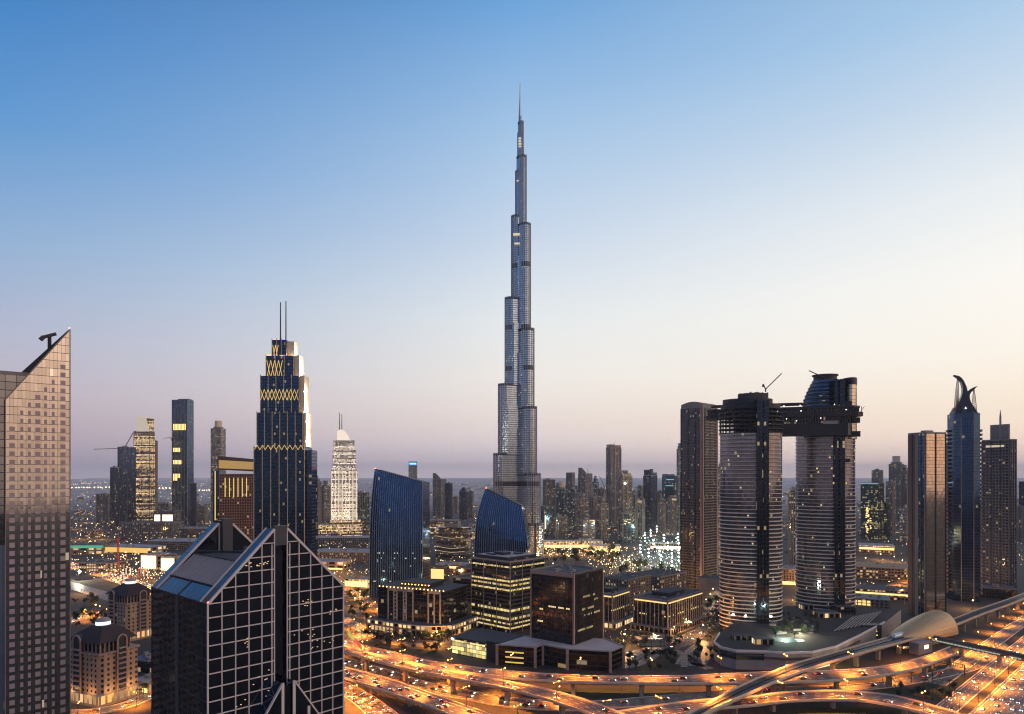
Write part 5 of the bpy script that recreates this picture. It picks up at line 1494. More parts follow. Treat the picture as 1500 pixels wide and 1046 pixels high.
RA = Ribbon([(470, 925), (503, 937), (528, 945), (580, 957), (639, 971), (700, 979), (760, 985), (830, 990), (902, 992), (1010, 991), (1087, 987), (1156, 985), (1230, 983), (1300, 976), (1350, 964), (1392, 948)],
            [(470, 934), (503, 946), (528, 954), (577, 965), (639, 979), (700, 988), (760, 995), (830, 999), (902, 1001), (1010, 1002), (1087, 1002), (1156, 1000), (1230, 997), (1300, 989), (1355, 976), (1400, 958)], 11)
RBb = Ribbon([(470, 936), (503, 948), (575, 966.5), (639, 981), (700, 990.5), (740, 998), (794, 1009), (848, 1023), (911, 1046), (960, 1072)],
             [(470, 944), (503, 954), (575, 975), (639, 989), (700, 1001), (740, 1009), (794, 1023), (830, 1035), (866, 1047), (905, 1070)], 11)
RE = Ribbon([(470, 969), (503, 979), (587, 1002), (656, 1026), (713, 1046), (770, 1070)], [(470, 983), (503, 993), (578, 1018), (625, 1035), (656, 1047), (706, 1072)], 8)
RI = Ribbon([(905, 1043), (1000, 1029), (1060, 1024), (1104, 1021), (1139, 1016), (1191, 1013), (1240, 1013), (1309, 1020), (1379, 1038), (1408, 1048), (1450, 1070)],
            [(930, 1060), (1010, 1044), (1060, 1038), (1104, 1034), (1156, 1028), (1208, 1026), (1260, 1027), (1300, 1033), (1361, 1047), (1385, 1055), (1420, 1078)], 8)
RD = Ribbon([(470, 958), (503, 966), (569, 981), (621, 998), (690, 1012), (740, 1021), (817, 1028), (875, 1027), (938, 1022), (1010, 1016), (1090, 1009), (1160, 1006), (1240, 1004), (1300, 998), (1344, 990), (1396, 977), (1431, 966), (1470, 940)],
            [(470, 968), (503, 977), (569, 994), (621, 1013), (690, 1027), (740, 1036), (817, 1042), (875, 1040), (938, 1035), (1010, 1029), (1090, 1020), (1160, 1016), (1240, 1013), (1300, 1008), (1344, 1001), (1396, 990), (1436, 979), (1482, 950)], .12)
RF = Ribbon([(450, 978), (503, 998), (543, 1018), (583, 1046), (610, 1070)], [(450, 997), (503, 1021), (530, 1042), (545, 1058), (560, 1074)], .12)
us, un = (.722, .692), (-.692, .722)
def szr(n0, n1, s0=380, s1=1650, z=.1):
    w = lambda s_, n_: Vector((s_ * us[0] + n_ * un[0], s_ * us[1] + n_ * un[1], z))
    rb = Ribbon.__new__(Ribbon); rb.set(Ribbon.even([w(s0, n1), w(s1, n1)]), Ribbon.even([w(s0, n0), w(s1, n0)])); return rb
RH1, RH2, RS1, RS2 = szr(79, 111), szr(40, 75), szr(117, 130, 420), szr(137, 150, 560)
for nm, rb in (('highway_road', RH1), ('highway_road', RH2), ('service_road', RS1), ('service_road', RS2), ('slip_road', RD), ('lower_road', RF)): road(nm, rb)
# roads behind
def flat(name, pts, w, z=.08, kerbs=False):
    p = [Vector(pt(x, y, z)) for x, y in pts]; sp_ = spline(p, 8); a, b = [], []
    for k in range(len(sp_)):
        t = (sp_[min(k + 1, len(sp_) - 1)] - sp_[max(k - 1, 0)]); nrm = Vector((-t.y, t.x, 0)).normalized() * w / 2
        a.append(sp_[k] + nrm); b.append(sp_[k] - nrm)
    rb = Ribbon.__new__(Ribbon); rb.set(Ribbon.even(a), Ribbon.even(b)); road(name, rb, None, kerbs); return rb
RAV = flat('avenue_road', [(860, 975), (905, 966), (945, 955), (1000, 940), (1035, 915), (1052, 893), (1062, 870), (1052, 850)], 20)
RLP = flat('avenue_road', [(500, 905), (560, 935), (610, 945), (660, 938), (700, 930), (760, 975)], 14)
RLF = flat('ramp_road', [(60, 812), (105, 829), (150, 841), (215, 861), (270, 880), (330, 905)], 30)
RLF2 = flat('ramp_road', [(60, 845), (105, 858), (160, 874), (220, 893)], 24)
RLH = flat('hotel_road', [(90, 1046), (130, 1044), (175, 1036), (215, 1021), (260, 995)], 13, .08, True)
RMID = flat('city_road', [(505, 860), (560, 900), (500, 950)], 12)
RLO = flat('city_road', [(95, 915), (120, 903), (140, 898), (160, 900), (190, 915)], 16)
RRB = flat('city_road', [(1180, 900), (1200, 870), (1290, 862), (1340, 845)], 14)
RFAN = flat('city_road', [(905, 978), (935, 972), (955, 962), (968, 952), (985, 952), (1003, 960), (1020, 972), (1040, 980)], 9)
RPK = flat('parking_lane', [(1010, 975), (1018, 962), (1030, 950), (1044, 940)], 24)
RFAR = flat('far_road', [(60, 742), (140, 735), (260, 738), (330, 741), (600, 745)], 60)
for args in (('flyover', 'long upper flyover sweeping level across the junction', RA, 46, 2.0), ('flyover', 'flyover branch curving down toward the bottom centre of the junction', RBb, 44, 2.0),
             ('flyover', 'lower left flyover with a wide deck and white parapets', RE, 40, 1.8), ('flyover', 'arched flyover passing under the metro viaduct', RI, 42, 1.8)):
    flyover(*args)

# ------------------------------------------------------------------ metro viaduct, station, footbridge
RV = Ribbon([(965, 1070), (1010, 1046), (1087, 1005), (1156, 976), (1225, 956), (1260, 946), (1320, 929), (1394, 908), (1431, 894), (1483, 876), (1540, 853)],
            [(985, 1076), (1033, 1047), (1121, 1006), (1190, 979), (1250, 961), (1285, 951), (1340, 936), (1400, 916), (1437, 901), (1489, 882), (1546, 858)], 12)
TRACK = plain('track_bed', (.05, .05, .055), .6)
vi = flyover('metro_viaduct', 'curving metro viaduct on tall round-headed piers with dark track bed', RV, 34, 2.4, TRACK, 1.3)
c0 = vi.location
rl = Ribbon.__new__(Ribbon); rl.set([p - c0 for p in RV.a], [p - c0 for p in RV.b])
q = MB()
for f_ in (.2, .34, .6, .74):
    for k in range(len(rl.a) - 1): q.bar(rl.a[k].lerp(rl.b[k], f_) + Vector((0, 0, .15)), rl.a[k + 1].lerp(rl.b[k + 1], f_) + Vector((0, 0, .15)), .22, .25)
vdk = [c for c in kids(vi) if c.name.startswith('deck')][0]
q.build('rails', STEEL, vdk)
q = MB()
for k in range(len(rl.a) - 1): q.bar(rl.a[k].lerp(rl.b[k], .47) + Vector((0, 0, .4)), rl.a[k + 1].lerp(rl.b[k + 1], .47) + Vector((0, 0, .4)), .9, .9)
q.build('middle_walkway', DARK, vdk)


def station():
    a, b = Vector(pt(1304, 939, 9)), Vector(pt(1384, 922, 9)); ax = b - a; L = ax.length; yaw = math.degrees(math.atan2(ax.y, ax.x))
    r = thing('metro_station', 'gold shell-shaped metro station over the viaduct', 'metro station', (a.x, a.y, 0), yaw)
    n, m = 26, 18; prof = lambda t: (math.sin(math.pi * min(1, t / 1.7) ** .9) ** .55) * (1 if t < .86 else math.sqrt(max(0.0, 1 - ((t - .86) / .17) ** 2)))
    q = MB(); rings = []
    for i in range(n + 1):
        t = i / n; k = max(.03, prof(t)); hw = 16.5 * k; hh = 20.5 * k * (.5 + .5 * t)
        rings.append([(L * t, -hw * math.cos(math.pi * j / m), 9 + hh * math.sin(math.pi * j / m)) for j in range(m + 1)])
    q.rings([x[::-1] for x in rings], 0, None, None, closed=False)
    shl = q.build('gold_shell', [GOLDM], r)
    s = MB()
    s.rings([[(x, y * .98 , z) for x, y, z in ((L * t, -15.2 * max(.03, prof(t)), 9.0), (L * t, 15.2 * max(.03, prof(t)), 9.0), (L * t, 15.2 * max(.03, prof(t)) * .8, 4.5), (L * t, -15.2 * max(.03, prof(t)) * .8, 4.5))] for t in [i / n for i in range(n + 1)]], 0, 0, 0)
    s.build('under_shell', [plain('under_shell_bronze', (.2, .13, .08), .5, .3)], r)
    d = MB(); rr = random.Random(6)
    for k in range(40):
        t = rr.uniform(.3, .85); j = rr.randrange(9, 17); i = int(t * n); p = rings[i][m - j]
        d.octa(p[0], p[1], p[2], .35)
    d.build('shell_dimples', BROWN, shl)
    MB().box(L * .18, L * .88, -6, 6, 0, 5, 0).build('concourse', F_RETAIL, r)
    e = MB().box(L * .1, L * .34, -19, -11, 0, 9.5, 0, 1); e.build('entrance_block', [CON_P, ROOFL], r)
    MB().box(L * .2, L * .27, -19.3, -19, 4, 7).build('lit_sign_panel', L_PALE, r)
    # footbridge over the highway
    p, q2 = Vector(pt(1369, 938, 9)), Vector(pt(1530, 973, 9)); ax = q2 - p; Lb = ax.length * 1.0
    f = thing('footbridge', 'enclosed footbridge with a lit window strip crossing the highway', 'footbridge', (p.x, p.y, 0), math.degrees(math.atan2(ax.y, ax.x)))
    n = 10; sec = [(3.4 * math.cos(2 * math.pi * k / n + .31), 10.5 + 2.9 * math.sin(2 * math.pi * k / n + .31)) for k in range(n)]
    MB().rings([[(0, y, z) for y, z in sec], [(Lb, y, z) for y, z in sec]], 0, 0, 0).build('tube', [plain('bridge_skin', (.14, .10, .085), .45, .4)], f)
    w = MB()
    for k in range(int(Lb / 3)):
        if k in (18, 19, 23): continue
        w.box(k * 3 + .3, k * 3 + 2.6, -3.6, -3.15, 9.2, 10.3)
    w.build('window_strip', glow('bridge_windows', (.8, .95, .75), .42), f)
    for t in (.27, .62):
        MB().box(Lb * t - 1.2, Lb * t + 1.2, -1.2, 1.2, 0, 7.8).build('pier', PIERM, f)
    # train standing at the platform end
    t = thing('metro_train', 'blue and white metro train on the viaduct before the station', 'train', (0, 0, 0))
    P0, hd, _ = RV.at(RV.len * .44, .27); t.location = P0; t.rotation_euler = (0, 0, math.atan2(hd.y, hd.x))
    for k in range(3):
        x = -30 + k * 14.2
        MB().rings([[(x, -1.4, .6), (x + 13.8, -1.4, .6), (x + 13.8, 1.4, .6), (x, 1.4, .6)], [(x, -1.4, 3.2), (x + 13.8, -1.4, 3.2), (x + 13.8, 1.4, 3.2), (x, 1.4, 3.2)], [(x + .3, -1.0, 3.8), (x + 13.5, -1.0, 3.8), (x + 13.5, 1.0, 3.8), (x + .3, 1.0, 3.8)]], 0, 0, 0).build('carriage', plain('train_white_%d' % k, (.45, .5, .55), .3), t)
        MB().box(x + .6, x + 13.2, -1.45, -1.4, 1.9, 2.8).build('window_strip', glow('train_window_%d' % k, (.8, .9, 1), .6), t)


station()
# ------------------------------------------------------------------ street lamps
def lamp_proto(name, label, group, twin=True, hgt=11.0, energy=16000.0, col=(1, .30, .035), mat=None, glowr=.42):
    r = thing(name, label, 'street lamp', (0, 0, -500), 0, group)
    MB().cyl(0, 0, 0, hgt, .16, .09, 6).build('pole', DARKM, r)
    for sg in ((-1, 1) if twin else (1,)):
        am = MB().path([(0, 0, hgt - .6), (0, sg * 1.2, hgt + .1), (0, sg * 2.2, hgt + .2)], .12).build('arm', DARKM, r)
        MB().octa(0, sg * 2.3, hgt + .1, glowr).build('lamp_head', mat or L_ORNG, am)
    l = bpy.data.lights.new(name + '_light', 'SPOT'); l.energy = energy; l.color = col; l.shadow_soft_size = .5; l.spot_size = R(136); l.spot_blend = .7
    lo = bpy.data.objects.new('light', l); COL.objects.link(lo); lo.location = (0, 0, hgt + 1.2); lo.parent = r
    return tree_of(r), r


def lamps_along(rb, gap, off, proto, label, group, start=0.4, dz=0.0, out=0.0):
    t = gap * start
    while t < rb.len:
        p, h, w = rb.at(t, off)
        X, Y = p.x, p.y
        sx_ = CX + F * X / max(1, Y); 
        if -30 < sx_ < 1530:
            clone(proto, None, (X, Y, p.z + dz), math.degrees(math.atan2(h.y, h.x)), label, group)
        t += gap


PR2, pr2o = lamp_proto('street_lamp', 'twin', 'lamps', True, 12.5, 140000)
PR1, pr1o = lamp_proto('street_lamp', 'single', 'lamps', False, 9.0, 58000)
PRW, prwo = lamp_proto('street_lamp', 'white', 'lamps', False, 9.0, 12000, (1, .72, .4), L_WARM, .5)
lamps_along(RA, 48, .04, PR2, 'twin-headed sodium lamp standing along the upper flyover', 'lamps of the upper flyover')
lamps_along(RBb, 46, .96, PR2, 'twin-headed sodium lamp on the edge of the branching flyover', 'lamps of the branching flyover')
lamps_along(RE, 42, .04, PR2, 'twin-headed sodium lamp on the lower left flyover', 'lamps of the lower left flyover')
lamps_along(RI, 46, .96, PR2, 'twin-headed sodium lamp on the arched flyover', 'lamps of the arched flyover')
lamps_along(RD, 42, -.08, PR1, 'single sodium lamp beside the slip road below the flyovers', 'lamps of the slip road')
lamps_along(RF, 34, 1.06, PR2, 'twin-headed sodium lamp beside the lower road', 'lamps of the lower road')
lamps_along(RH1, 46, -.06, PR2, 'twin-headed sodium lamp between highway and service road', 'lamps of the highway side')
lamps_along(RH2, 46, -.06, PR2, 'twin-headed sodium lamp in the highway median', 'lamps of the highway median')
lamps_along(RS2, 50, -.1, PR1, 'single sodium lamp beside the far service road', 'lamps of the service road')
lamps_along(RAV, 40, -.08, PRW, 'warm white lamp along the curved office avenue', 'lamps of the office avenue')
lamps_along(RLP, 40, 1.1, PR1, 'single sodium lamp around the office forecourt road', 'lamps of the forecourt road')
lamps_along(RLF, 60, .5, PR2, 'twin-headed sodium lamp on the left ramp road', 'lamps of the left ramp road')
lamps_along(RLH, 30, 1.1, PR1, 'single sodium lamp on the street before the pink hotel', 'lamps of the hotel street')
lamps_along(RMID, 40, 1.1, PR1, 'single sodium lamp on the curved back street', 'lamps of the back street')
lamps_along(RLO, 26, 1.1, PR1, 'single sodium lamp on the orange lit road behind the pink hotel', 'lamps behind the pink hotel')
lamps_along(RRB, 36, 1.1, PR1, 'single sodium lamp on the street behind the oval towers', 'lamps behind the oval towers')
for o in (pr2o, pr1o, prwo): drop(o)


# ------------------------------------------------------------------ cars
def car_proto(nm, paint):
    r = thing('car', 'car', 'car', (0, 0, -500)); W_ = .88
    prof = [(-2.2, .35), (2.15, .35), (2.25, .7), (2.1, .85), (1.1, .98), (.45, 1.42), (-1.1, 1.45), (-1.9, 1.02), (-2.25, .95)]
    bdy_ = MB().rings([[(x, -W_, z) for x, z in prof], [(x, W_, z) for x, z in prof]], 0, 0, 0); bdy = bdy_.build('body', paint, r)
    MB().rings([[(x * .98, -W_ - .02, z) for x, z in ((1.0, .98), (.42, 1.36), (-1.05, 1.38), (-1.7, 1.0))], [(x * .98, W_ + .02, z) for x, z in ((1.0, .98), (.42, 1.36), (-1.05, 1.38), (-1.7, 1.0))]], 0, 0, 0).build('windows', DARK, bdy)
    for x in (-1.35, 1.4):
        for y in (-.8, .8):
            n = 8; c = [(x + .33 * math.cos(2 * math.pi * k / n), .33 + .33 * math.sin(2 * math.pi * k / n)) for k in range(n)]
            MB().rings([[(a, y - .12, b) for a, b in c], [(a, y + .12, b) for a, b in c]], 0, 0, 0).build('wheel', DARK, r)
    for y in (-.62, .62):
        MB().box(2.15, 2.34, y - .2, y + .2, .62, .86).build('headlight', HEAD, r)
        MB().box(-2.34, -2.2, y - .2, y + .2, .72, .95).build('taillight', TAIL, r)
    return tree_of(r), r


PAINTS = [('white', (.6, .58, .55)), ('silver', (.35, .35, .36)), ('black', (.02, .02, .022)), ('grey', (.14, .14, .15)), ('sand', (.4, .3, .2)), ('dark red', (.2, .02, .02))]
CARS = [(n_, car_proto(n_, plain('car_paint_' + n_.replace(' ', '_'), c, .3, .2, .02))) for n_, c in PAINTS]


def traffic(rb, where, lanes, gap, sgn, s0=None, s1=None, e=.07):
    """lanes: offsets across; sgn +1 drives along the ribbon"""
    for li, off in enumerate(lanes):
        sg = sgn[li] if isinstance(sgn, (list, tuple)) else sgn
        t = (s0 or 0) + rnd.uniform(2, gap)
        while t < (s1 or rb.len) - 4:
            p, h, w = rb.at(t, off); X = CX + F * p.x / max(1, p.y); Yp = HY + F * (H - p.z) / max(1, p.y)
            if 500 < X < 1510 and Yp < 1052 or (Yp < 1046 and 60 < X < 330 and 'left' in where):
                n_, (tr_, ro) = rnd.choice(CARS)
                an = math.degrees(math.atan2(h.y, h.x)) + (0 if sg > 0 else 180)
                clone(tr_, None, (p.x, p.y, p.z + .02), an, '%s car on the %s' % (n_, where), '%s cars on the %s' % (n_, where))
            t += gap * rnd.uniform(.55, 1.6)


traffic(RA, 'upper flyover', (.3, .65), 30, (1, 1), 30, 480)
traffic(RBb, 'branching flyover', (.3, .7), 26, (-1, -1))
traffic(RE, 'lower left flyover', (.25, .5, .75), 20, -1)
traffic(RF, 'lower road', (.15, .32, .5, .68, .85), 12, (-1, -1, -1, -1, -1))
traffic(RD, 'slip road', (.25, .6), 16, 1, 0, 240)
traffic(RD, 'slip road', (.4,), 34, 1, 240)
traffic(RI, 'arched flyover', (.3, .7), 36, (1, 1))
traffic(RH1, 'near highway carriageway', (.12, .26, .4, .54, .68, .82), 24, -1, 80, 420)
traffic(RH2, 'far highway carriageway', (.12, .26, .4, .54, .68, .82), 24, 1, 110, 420)
traffic(RS1, 'service road', (.3, .7), 34, -1, 0, 300)
traffic(RAV, 'office avenue', (.3, .7), 26, (1, -1))
traffic(RLF, 'left ramp road', (.15, .3, .45, .6, .75), 30, (1, 1, 1, -1, -1))
traffic(RLO, 'left orange lit back road', (.3, .7), 18, (1, -1))
traffic(RLH, 'left hotel street', (.3, .7), 22, (1, -1))
for n_, (t_, o) in CARS: drop(o)


# ------------------------------------------------------------------ trees
def tree_proto(seed, hgt, rad):
    rr = random.Random(seed); r = thing('tree', 'tree', 'tree', (0, 0, -500))
    t = MB().cyl(0, 0, 0, hgt * .45, .22, .12, 6)
    for k in range(5):
        an = rr.uniform(0, 6.28); t.bar((0, 0, hgt * .38), (math.cos(an) * rad * .5, math.sin(an) * rad * .5, hgt * rr.uniform(.55, .75)), .12)
    t.build('trunk', BARK, r)
    c = MB()
    blobs = [(rr.gauss(0, rad * .42), rr.gauss(0, rad * .42), hgt * rr.uniform(.5, .92), rad * rr.uniform(.35, .6)) for _ in range(9)]
    for bx, by, bz, br in blobs:
        for k in range(46):
            v = Vector((rr.gauss(0, 1), rr.gauss(0, 1), rr.gauss(0, .8))).normalized() * br * rr.uniform(.55, 1.05)
            p = Vector((bx, by, bz)) + v; a = Vector((rr.gauss(0, 1), rr.gauss(0, 1), rr.gauss(0, 1))).normalized() * .42; b = a.orthogonal().normalized() * .32
            c.face([p - a, p + b, p + a, p - b])
    c.build('crown', LEAF, r); return tree_of(r), r


def palm_proto(seed):
    rr = random.Random(seed); r = thing('palm_tree', 'palm', 'palm tree', (0, 0, -500)); hgt = rr.uniform(6.5, 8)
    MB().cyl(0, 0, 0, hgt, .26, .17, 7).build('trunk', BARK, r); c = MB()
    for k in range(15):
        an = 6.283 * k / 15 + rr.uniform(-.2, .2); lf = rr.uniform(2.6, 3.4); el = rr.uniform(.1, 1.1); prev = None
        for j in range(6):
            t = j / 5; d_ = lf * t; z = hgt + math.sin(el) * d_ - 1.5 * t * t * lf * .45; w = .42 * (1 - t * .8)
            q = [(math.cos(an) * d_ * .95 - math.sin(an) * w, math.sin(an) * d_ * .95 + math.cos(an) * w, z - .12), (math.cos(an) * d_ * .95, math.sin(an) * d_ * .95, z + .1), (math.cos(an) * d_ * .95 + math.sin(an) * w, math.sin(an) * d_ * .95 - math.cos(an) * w, z - .12)]
            if prev: c.face([prev[0], prev[1], q[1], q[0]]); c.face([prev[1], prev[2], q[2], q[1]])
            prev = q
    c.build('crown', LEAF, r); return tree_of(r), r


PALMS = [palm_proto(i) for i in range(2)]
TREES = [tree_proto(i, h_, w_) for i, (h_, w_) in enumerate(((6.5, 2.6), (8.0, 3.2), (5.2, 2.4)))]
TP = [  # label, pixel box on the ground, count, scale
 ('dark street tree before the columned office podium', 'trees before the columned office podium', (545, 668, 934, 946), 26, 1.1),
 ('dark tree in the car park left of the columned office', 'trees of the office car park', (508, 540, 866, 912), 20, 1.1),
 ('dark garden tree at the park edge behind the offices', 'trees of the park edge', (795, 905, 808, 828), 34, 1.9),
 ('dark tree between the gold corniced offices and the park', 'trees behind the corniced offices', (890, 990, 832, 850), 22, 1.6),
 ('lamp-lit tree along the office avenue', 'trees along the office avenue', (1035, 1062, 880, 925), 22, 1.0),
 ('tree in the forecourt of the corner office', 'trees of the corner office forecourt', (895, 1000, 936, 950), 26, .9),
 ('small tree on the traffic island of the junction', 'trees on the traffic island', (1300, 1400, 1004, 1026), 10, .8),
 ('tree below the oval tower podium terraces', 'trees on the podium side', (1015, 1045, 945, 968), 9, .8),
 ('tree on the dark lawn between the brown podium and the billboard', 'trees on the dark lawn', (920, 990, 962, 982), 16, .9),
 ('tree in the roundabout garden of the flyover corner', 'trees inside the forecourt loop', (545, 650, 948, 958), 14, .9),
 ('tree behind the pink hotel', 'trees behind the pink hotel', (108, 160, 880, 925), 16, 1.2),
]
for lab, grp, (xa, xb, ya, yb), n_, sc_ in TP:
    for k in range(n_):
        x, y = rnd.uniform(xa, xb), rnd.uniform(ya, yb)
        clone(rnd.choice(TREES)[0], None, pt(x, y), rnd.uniform(0, 360), lab, grp, sc_ * rnd.uniform(.75, 1.25))
for lab, grp, (xa, xb, ya, yb), n_ in (('palm tree in front of the columned office arcade', 'palms before the columned office', (548, 665, 930, 942), 18), ('palm tree around the forecourt pavilion of the corner office', 'palms of the corner office forecourt', (890, 1010, 930, 952), 22),
                                      ('palm tree on the grass island under the footbridge road', 'palms on the junction grass', (1290, 1400, 998, 1030), 12), ('palm tree beside the pink hotel', 'palms around the pink hotel', (200, 215, 1000, 1030), 5), ('palm tree along the avenue by the oval tower podium', 'palms of the podium avenue', (1036, 1050, 905, 945), 8)):
    for k in range(n_):
        clone(rnd.choice(PALMS)[0], None, pt(rnd.uniform(xa, xb), rnd.uniform(ya, yb)), rnd.uniform(0, 360), lab, grp, rnd.uniform(.85, 1.25))
for t_, o in PALMS: drop(o)
for k in range(26):
    clone(rnd.choice(TREES)[0], None, pt(rnd.uniform(1128, 1198), rnd.uniform(903, 936), 14.05), rnd.uniform(0, 360), 'tree in the lit roof garden of the oval tower podium', 'trees of the podium roof garden', rnd.uniform(.6, 1.0))
for t_, o in TREES: drop(o)


# ------------------------------------------------------------------ small things
def gantry():
    p, h, w = RA.at(48, -.1); q_, _, _ = RBb.at(62, 1.1); v = Vector((q_.x - p.x, q_.y - p.y, 0)); L = v.length
    r = thing('sign_gantry', 'arched sign gantry with yellow and red lit panels over the flyover', 'sign gantry', (p.x, p.y, 11), math.degrees(math.atan2(v.y, v.x)))
    MB().path([(0, 0, -11), (0, 0, 6), (1.2, 0, 8), (L - 1.2, 0, 8), (L, 0, 6), (L, 0, -11)], .6).bar((1, 0, 6.6), (L - 1, 0, 6.6), .4).build('frame', CON_P, r)
    MB().box(2, L * .42, -.5, -.2, 5.2, 9.0).build('sign_panel', glow('gantry_yellow', (.8, .75, .15), .6), r, 'yellow lit sign panel'); MB().box(L * .5, L - 2, -.5, -.2, 5.2, 9.0).build('sign_panel', glow('gantry_red', (1, .12, .04), .7), r, 'red lit sign panel')
    p, h, w = RD.at(RD.len * .80, .5)
    r = thing('sign_gantry', 'dark lattice sign gantry over the road before the station', 'sign gantry', (p.x, p.y, 0), math.degrees(math.atan2(h.y, h.x)) + 90)
    f = MB().bar((-11, 0, 0), (-11, 0, 8.5), .5).bar((11, 0, 0), (11, 0, 8.5), .5)
    for z in (6, 8.4): f.bar((-11, 0, z), (11, 0, z), .35)
    for k in range(15): f.bar((-11 + k * 1.57, 0, 6), (-11 + k * 1.57, 0, 8.4), .25)
    f.build('lattice_frame', DARK, r)
    p = pt(1002, 980); r = thing('billboard', 'pale billboard with rows of small pictures beside the avenue', 'billboard', p, 10)
    MB().box(-2.6, 2.6, -.3, .3, 1.6, 12.4).build('panel', plain('billboard_face', (.5, .48, .46), .5), r)
    m = MB()
    for i in range(3):
        for k in range(5): m.box(-2.2 + i * 1.5, -1.0 + i * 1.5, -.36, -.3, 2.2 + k * 2.05, 3.6 + k * 2.05)
    m.build('small_pictures', CON, r); MB().box(-.4, .4, -.2, .2, 0, 1.6).build('post', DARKM, r)
    d = gd(838); p = pt(173, 838)
    r = thing('red_mast', 'red lattice crane mast standing before the yellow lit mall hall', 'crane mast', p)
    f = MB()
    for k in range(13):
        for a, b in (((-1, -1), (1, -1)), ((1, -1), (1, 1)), ((1, 1), (-1, 1)), ((-1, 1), (-1, -1))):
            f.bar((a[0], a[1], k * 4), (b[0], b[1], k * 4), .25).bar((a[0], a[1], k * 4), (b[0], b[1], k * 4 + 4), .25)
    for a in ((-1, -1), (1, -1), (1, 1), (-1, 1)): f.bar((*a, 0), (*a, 52), .4)
    f.build('lattice', RED, r); MB().box(-1.5, 1.5, -1.5, 1.5, 50, 54).build('cab', RED, r)
    # banner poles of the square
    r = thing('banner_pole', 'tall pole with a hanging banner on the lit square', 'banner pole', (0, 0, -500), 0)
    MB().cyl(0, 0, 0, 13, .14, .1, 6).build('pole', CON_P, r); ob = MB().box(.1, 1.5, -.05, .05, 4, 12.6).build('banner', RED, r)
    tr_ = tree_of(r); r2 = thing('banner_pole', 'tall pole with a white banner on the lit square', 'banner pole', (0, 0, -500), 0)
    MB().cyl(0, 0, 0, 13, .14, .1, 6).build('pole', CON_P, r2); MB().box(.1, 1.5, -.05, .05, 4, 12.6).build('banner', glow('banner_white', (1, .85, .7), .8), r2)
    tr2 = tree_of(r2)
    for k in range(30):
        red = k % 2
        clone(tr_ if red else tr2, None, pt(rnd.uniform(172, 224), rnd.uniform(842, 862)), rnd.uniform(-20, 20), 'pole with a long %s banner on the lit square left of the gabled building' % ('red' if red else 'white'), '%s banner poles on the square' % ('red' if red else 'white'))
    for a in (r, r2): drop(a)
    # floodlight masts of the fairground
    r = thing('floodlight_mast', 'mast', 'floodlight mast', (0, 0, -500), 0)
    MB().cyl(0, 0, 0, 26, .35, .25, 6).build('pole', DARKM, r); q = MB()
    for z in (26.4, 20, 14): q.octa(0, -1, z, 1.5)
    q.build('lamps', glow('flood_white', (.85, 1, .97), 16), r)
    l = bpy.data.lights.new('flood', 'POINT'); l.energy = 40000; l.color = (.85, 1, .9); lo = bpy.data.objects.new('light', l); COL.objects.link(lo); lo.parent = r; lo.location = (0, -3, 30)
    tr_ = tree_of(r)
    for x, y in ((945, 790), (953, 782), (957, 800), (962, 775), (966, 812), (972, 790), (978, 804), (984, 816), (993, 788), (994, 805), (994, 822), (938, 808), (950, 815), (968, 826), (984, 830)):
        clone(tr_, None, pt(x, y + 12), 0, 'white floodlight mast on the bright fairground', 'floodlight masts of the fairground')
    drop(r)
    # big floodlight by the ramp road
    p = pt(117, 850); r = thing('floodlight_mast', 'bright white floodlight mast beside the left ramp road', 'floodlight mast', p)
    MB().cyl(0, 0, 0, 12, .3, .2, 6).build('pole', DARKM, r); MB().octa(0, -.5, 12.5, 2.4).build('lamps', L_WHITE, r)
    l = bpy.data.lights.new('flood', 'POINT'); l.energy = 70000; l.color = (1, .85, .6); lo = bpy.data.objects.new('light', l); COL.objects.link(lo); lo.parent = r; lo.location = (0, -2, 15)
    # area lamps of the mall, promenade, parking
    r = thing('plaza_lamp', 'lamp', 'plaza lamp', (0, 0, -500), 0)
    MB().cyl(0, 0, 0, 10, .2, .12, 6).build('pole', DARKM, r); MB().octa(0, 0, 10.4, .8).build('lamp_head', L_WARM, r)
    l = bpy.data.lights.new('plaza', 'POINT'); l.energy = 34000; l.color = (1, .47, .14); lo = bpy.data.objects.new('light', l); COL.objects.link(lo); lo.parent = r; lo.location = (0, 0, 13)
    tr_ = tree_of(r)
    for lab, grp, pts in (('warm plaza lamp on the banner square', 'lamps of the banner square', ((170, 846), (190, 852), (208, 842), (222, 858), (235, 850), (150, 822))),
                          ('warm lamp along the lit promenade', 'lamps of the promenade', ((800, 812), (818, 810), (836, 812), (852, 811), (868, 815), (884, 820), (900, 826), (915, 830), (930, 838))),
                          ('warm lamp in the parking area below the green glass office', 'lamps of the parking area', ((1268, 826), (1290, 820), (1310, 824), (1322, 830), (1180, 862), (1205, 905))),
                          ('warm lamp near the mall right of the twin mast tower', 'lamps of the right-hand mall', ((470, 846), (490, 850), (512, 846), (528, 868), (505, 838))),
                          ('warm lamp outside the office arcades', 'lamps of the office arcades', ((640, 942), (915, 946), (1030, 932))),
                          ('warm street lamp between the midtown blocks', 'street lamps between the midtown blocks', ((560, 905), (520, 890), (650, 905), (690, 870), (640, 868), (700, 845), (620, 842), (810, 835), (880, 862), (930, 868), (1000, 868), (480, 870), (455, 830), (300, 850), (270, 860), (120, 870), (140, 900), (1170, 880), (1250, 870), (1320, 880), (1350, 860), (1425, 893))),
                          ('warm lamp on the far plain left of the dark towers', 'lamps of the far plain', ((112, 775), (128, 765), (140, 782), (118, 790), (150, 790), (132, 800)))):
        for x, y in pts: clone(tr_, None, pt(x, y), 0, lab, grp)
    drop(r)
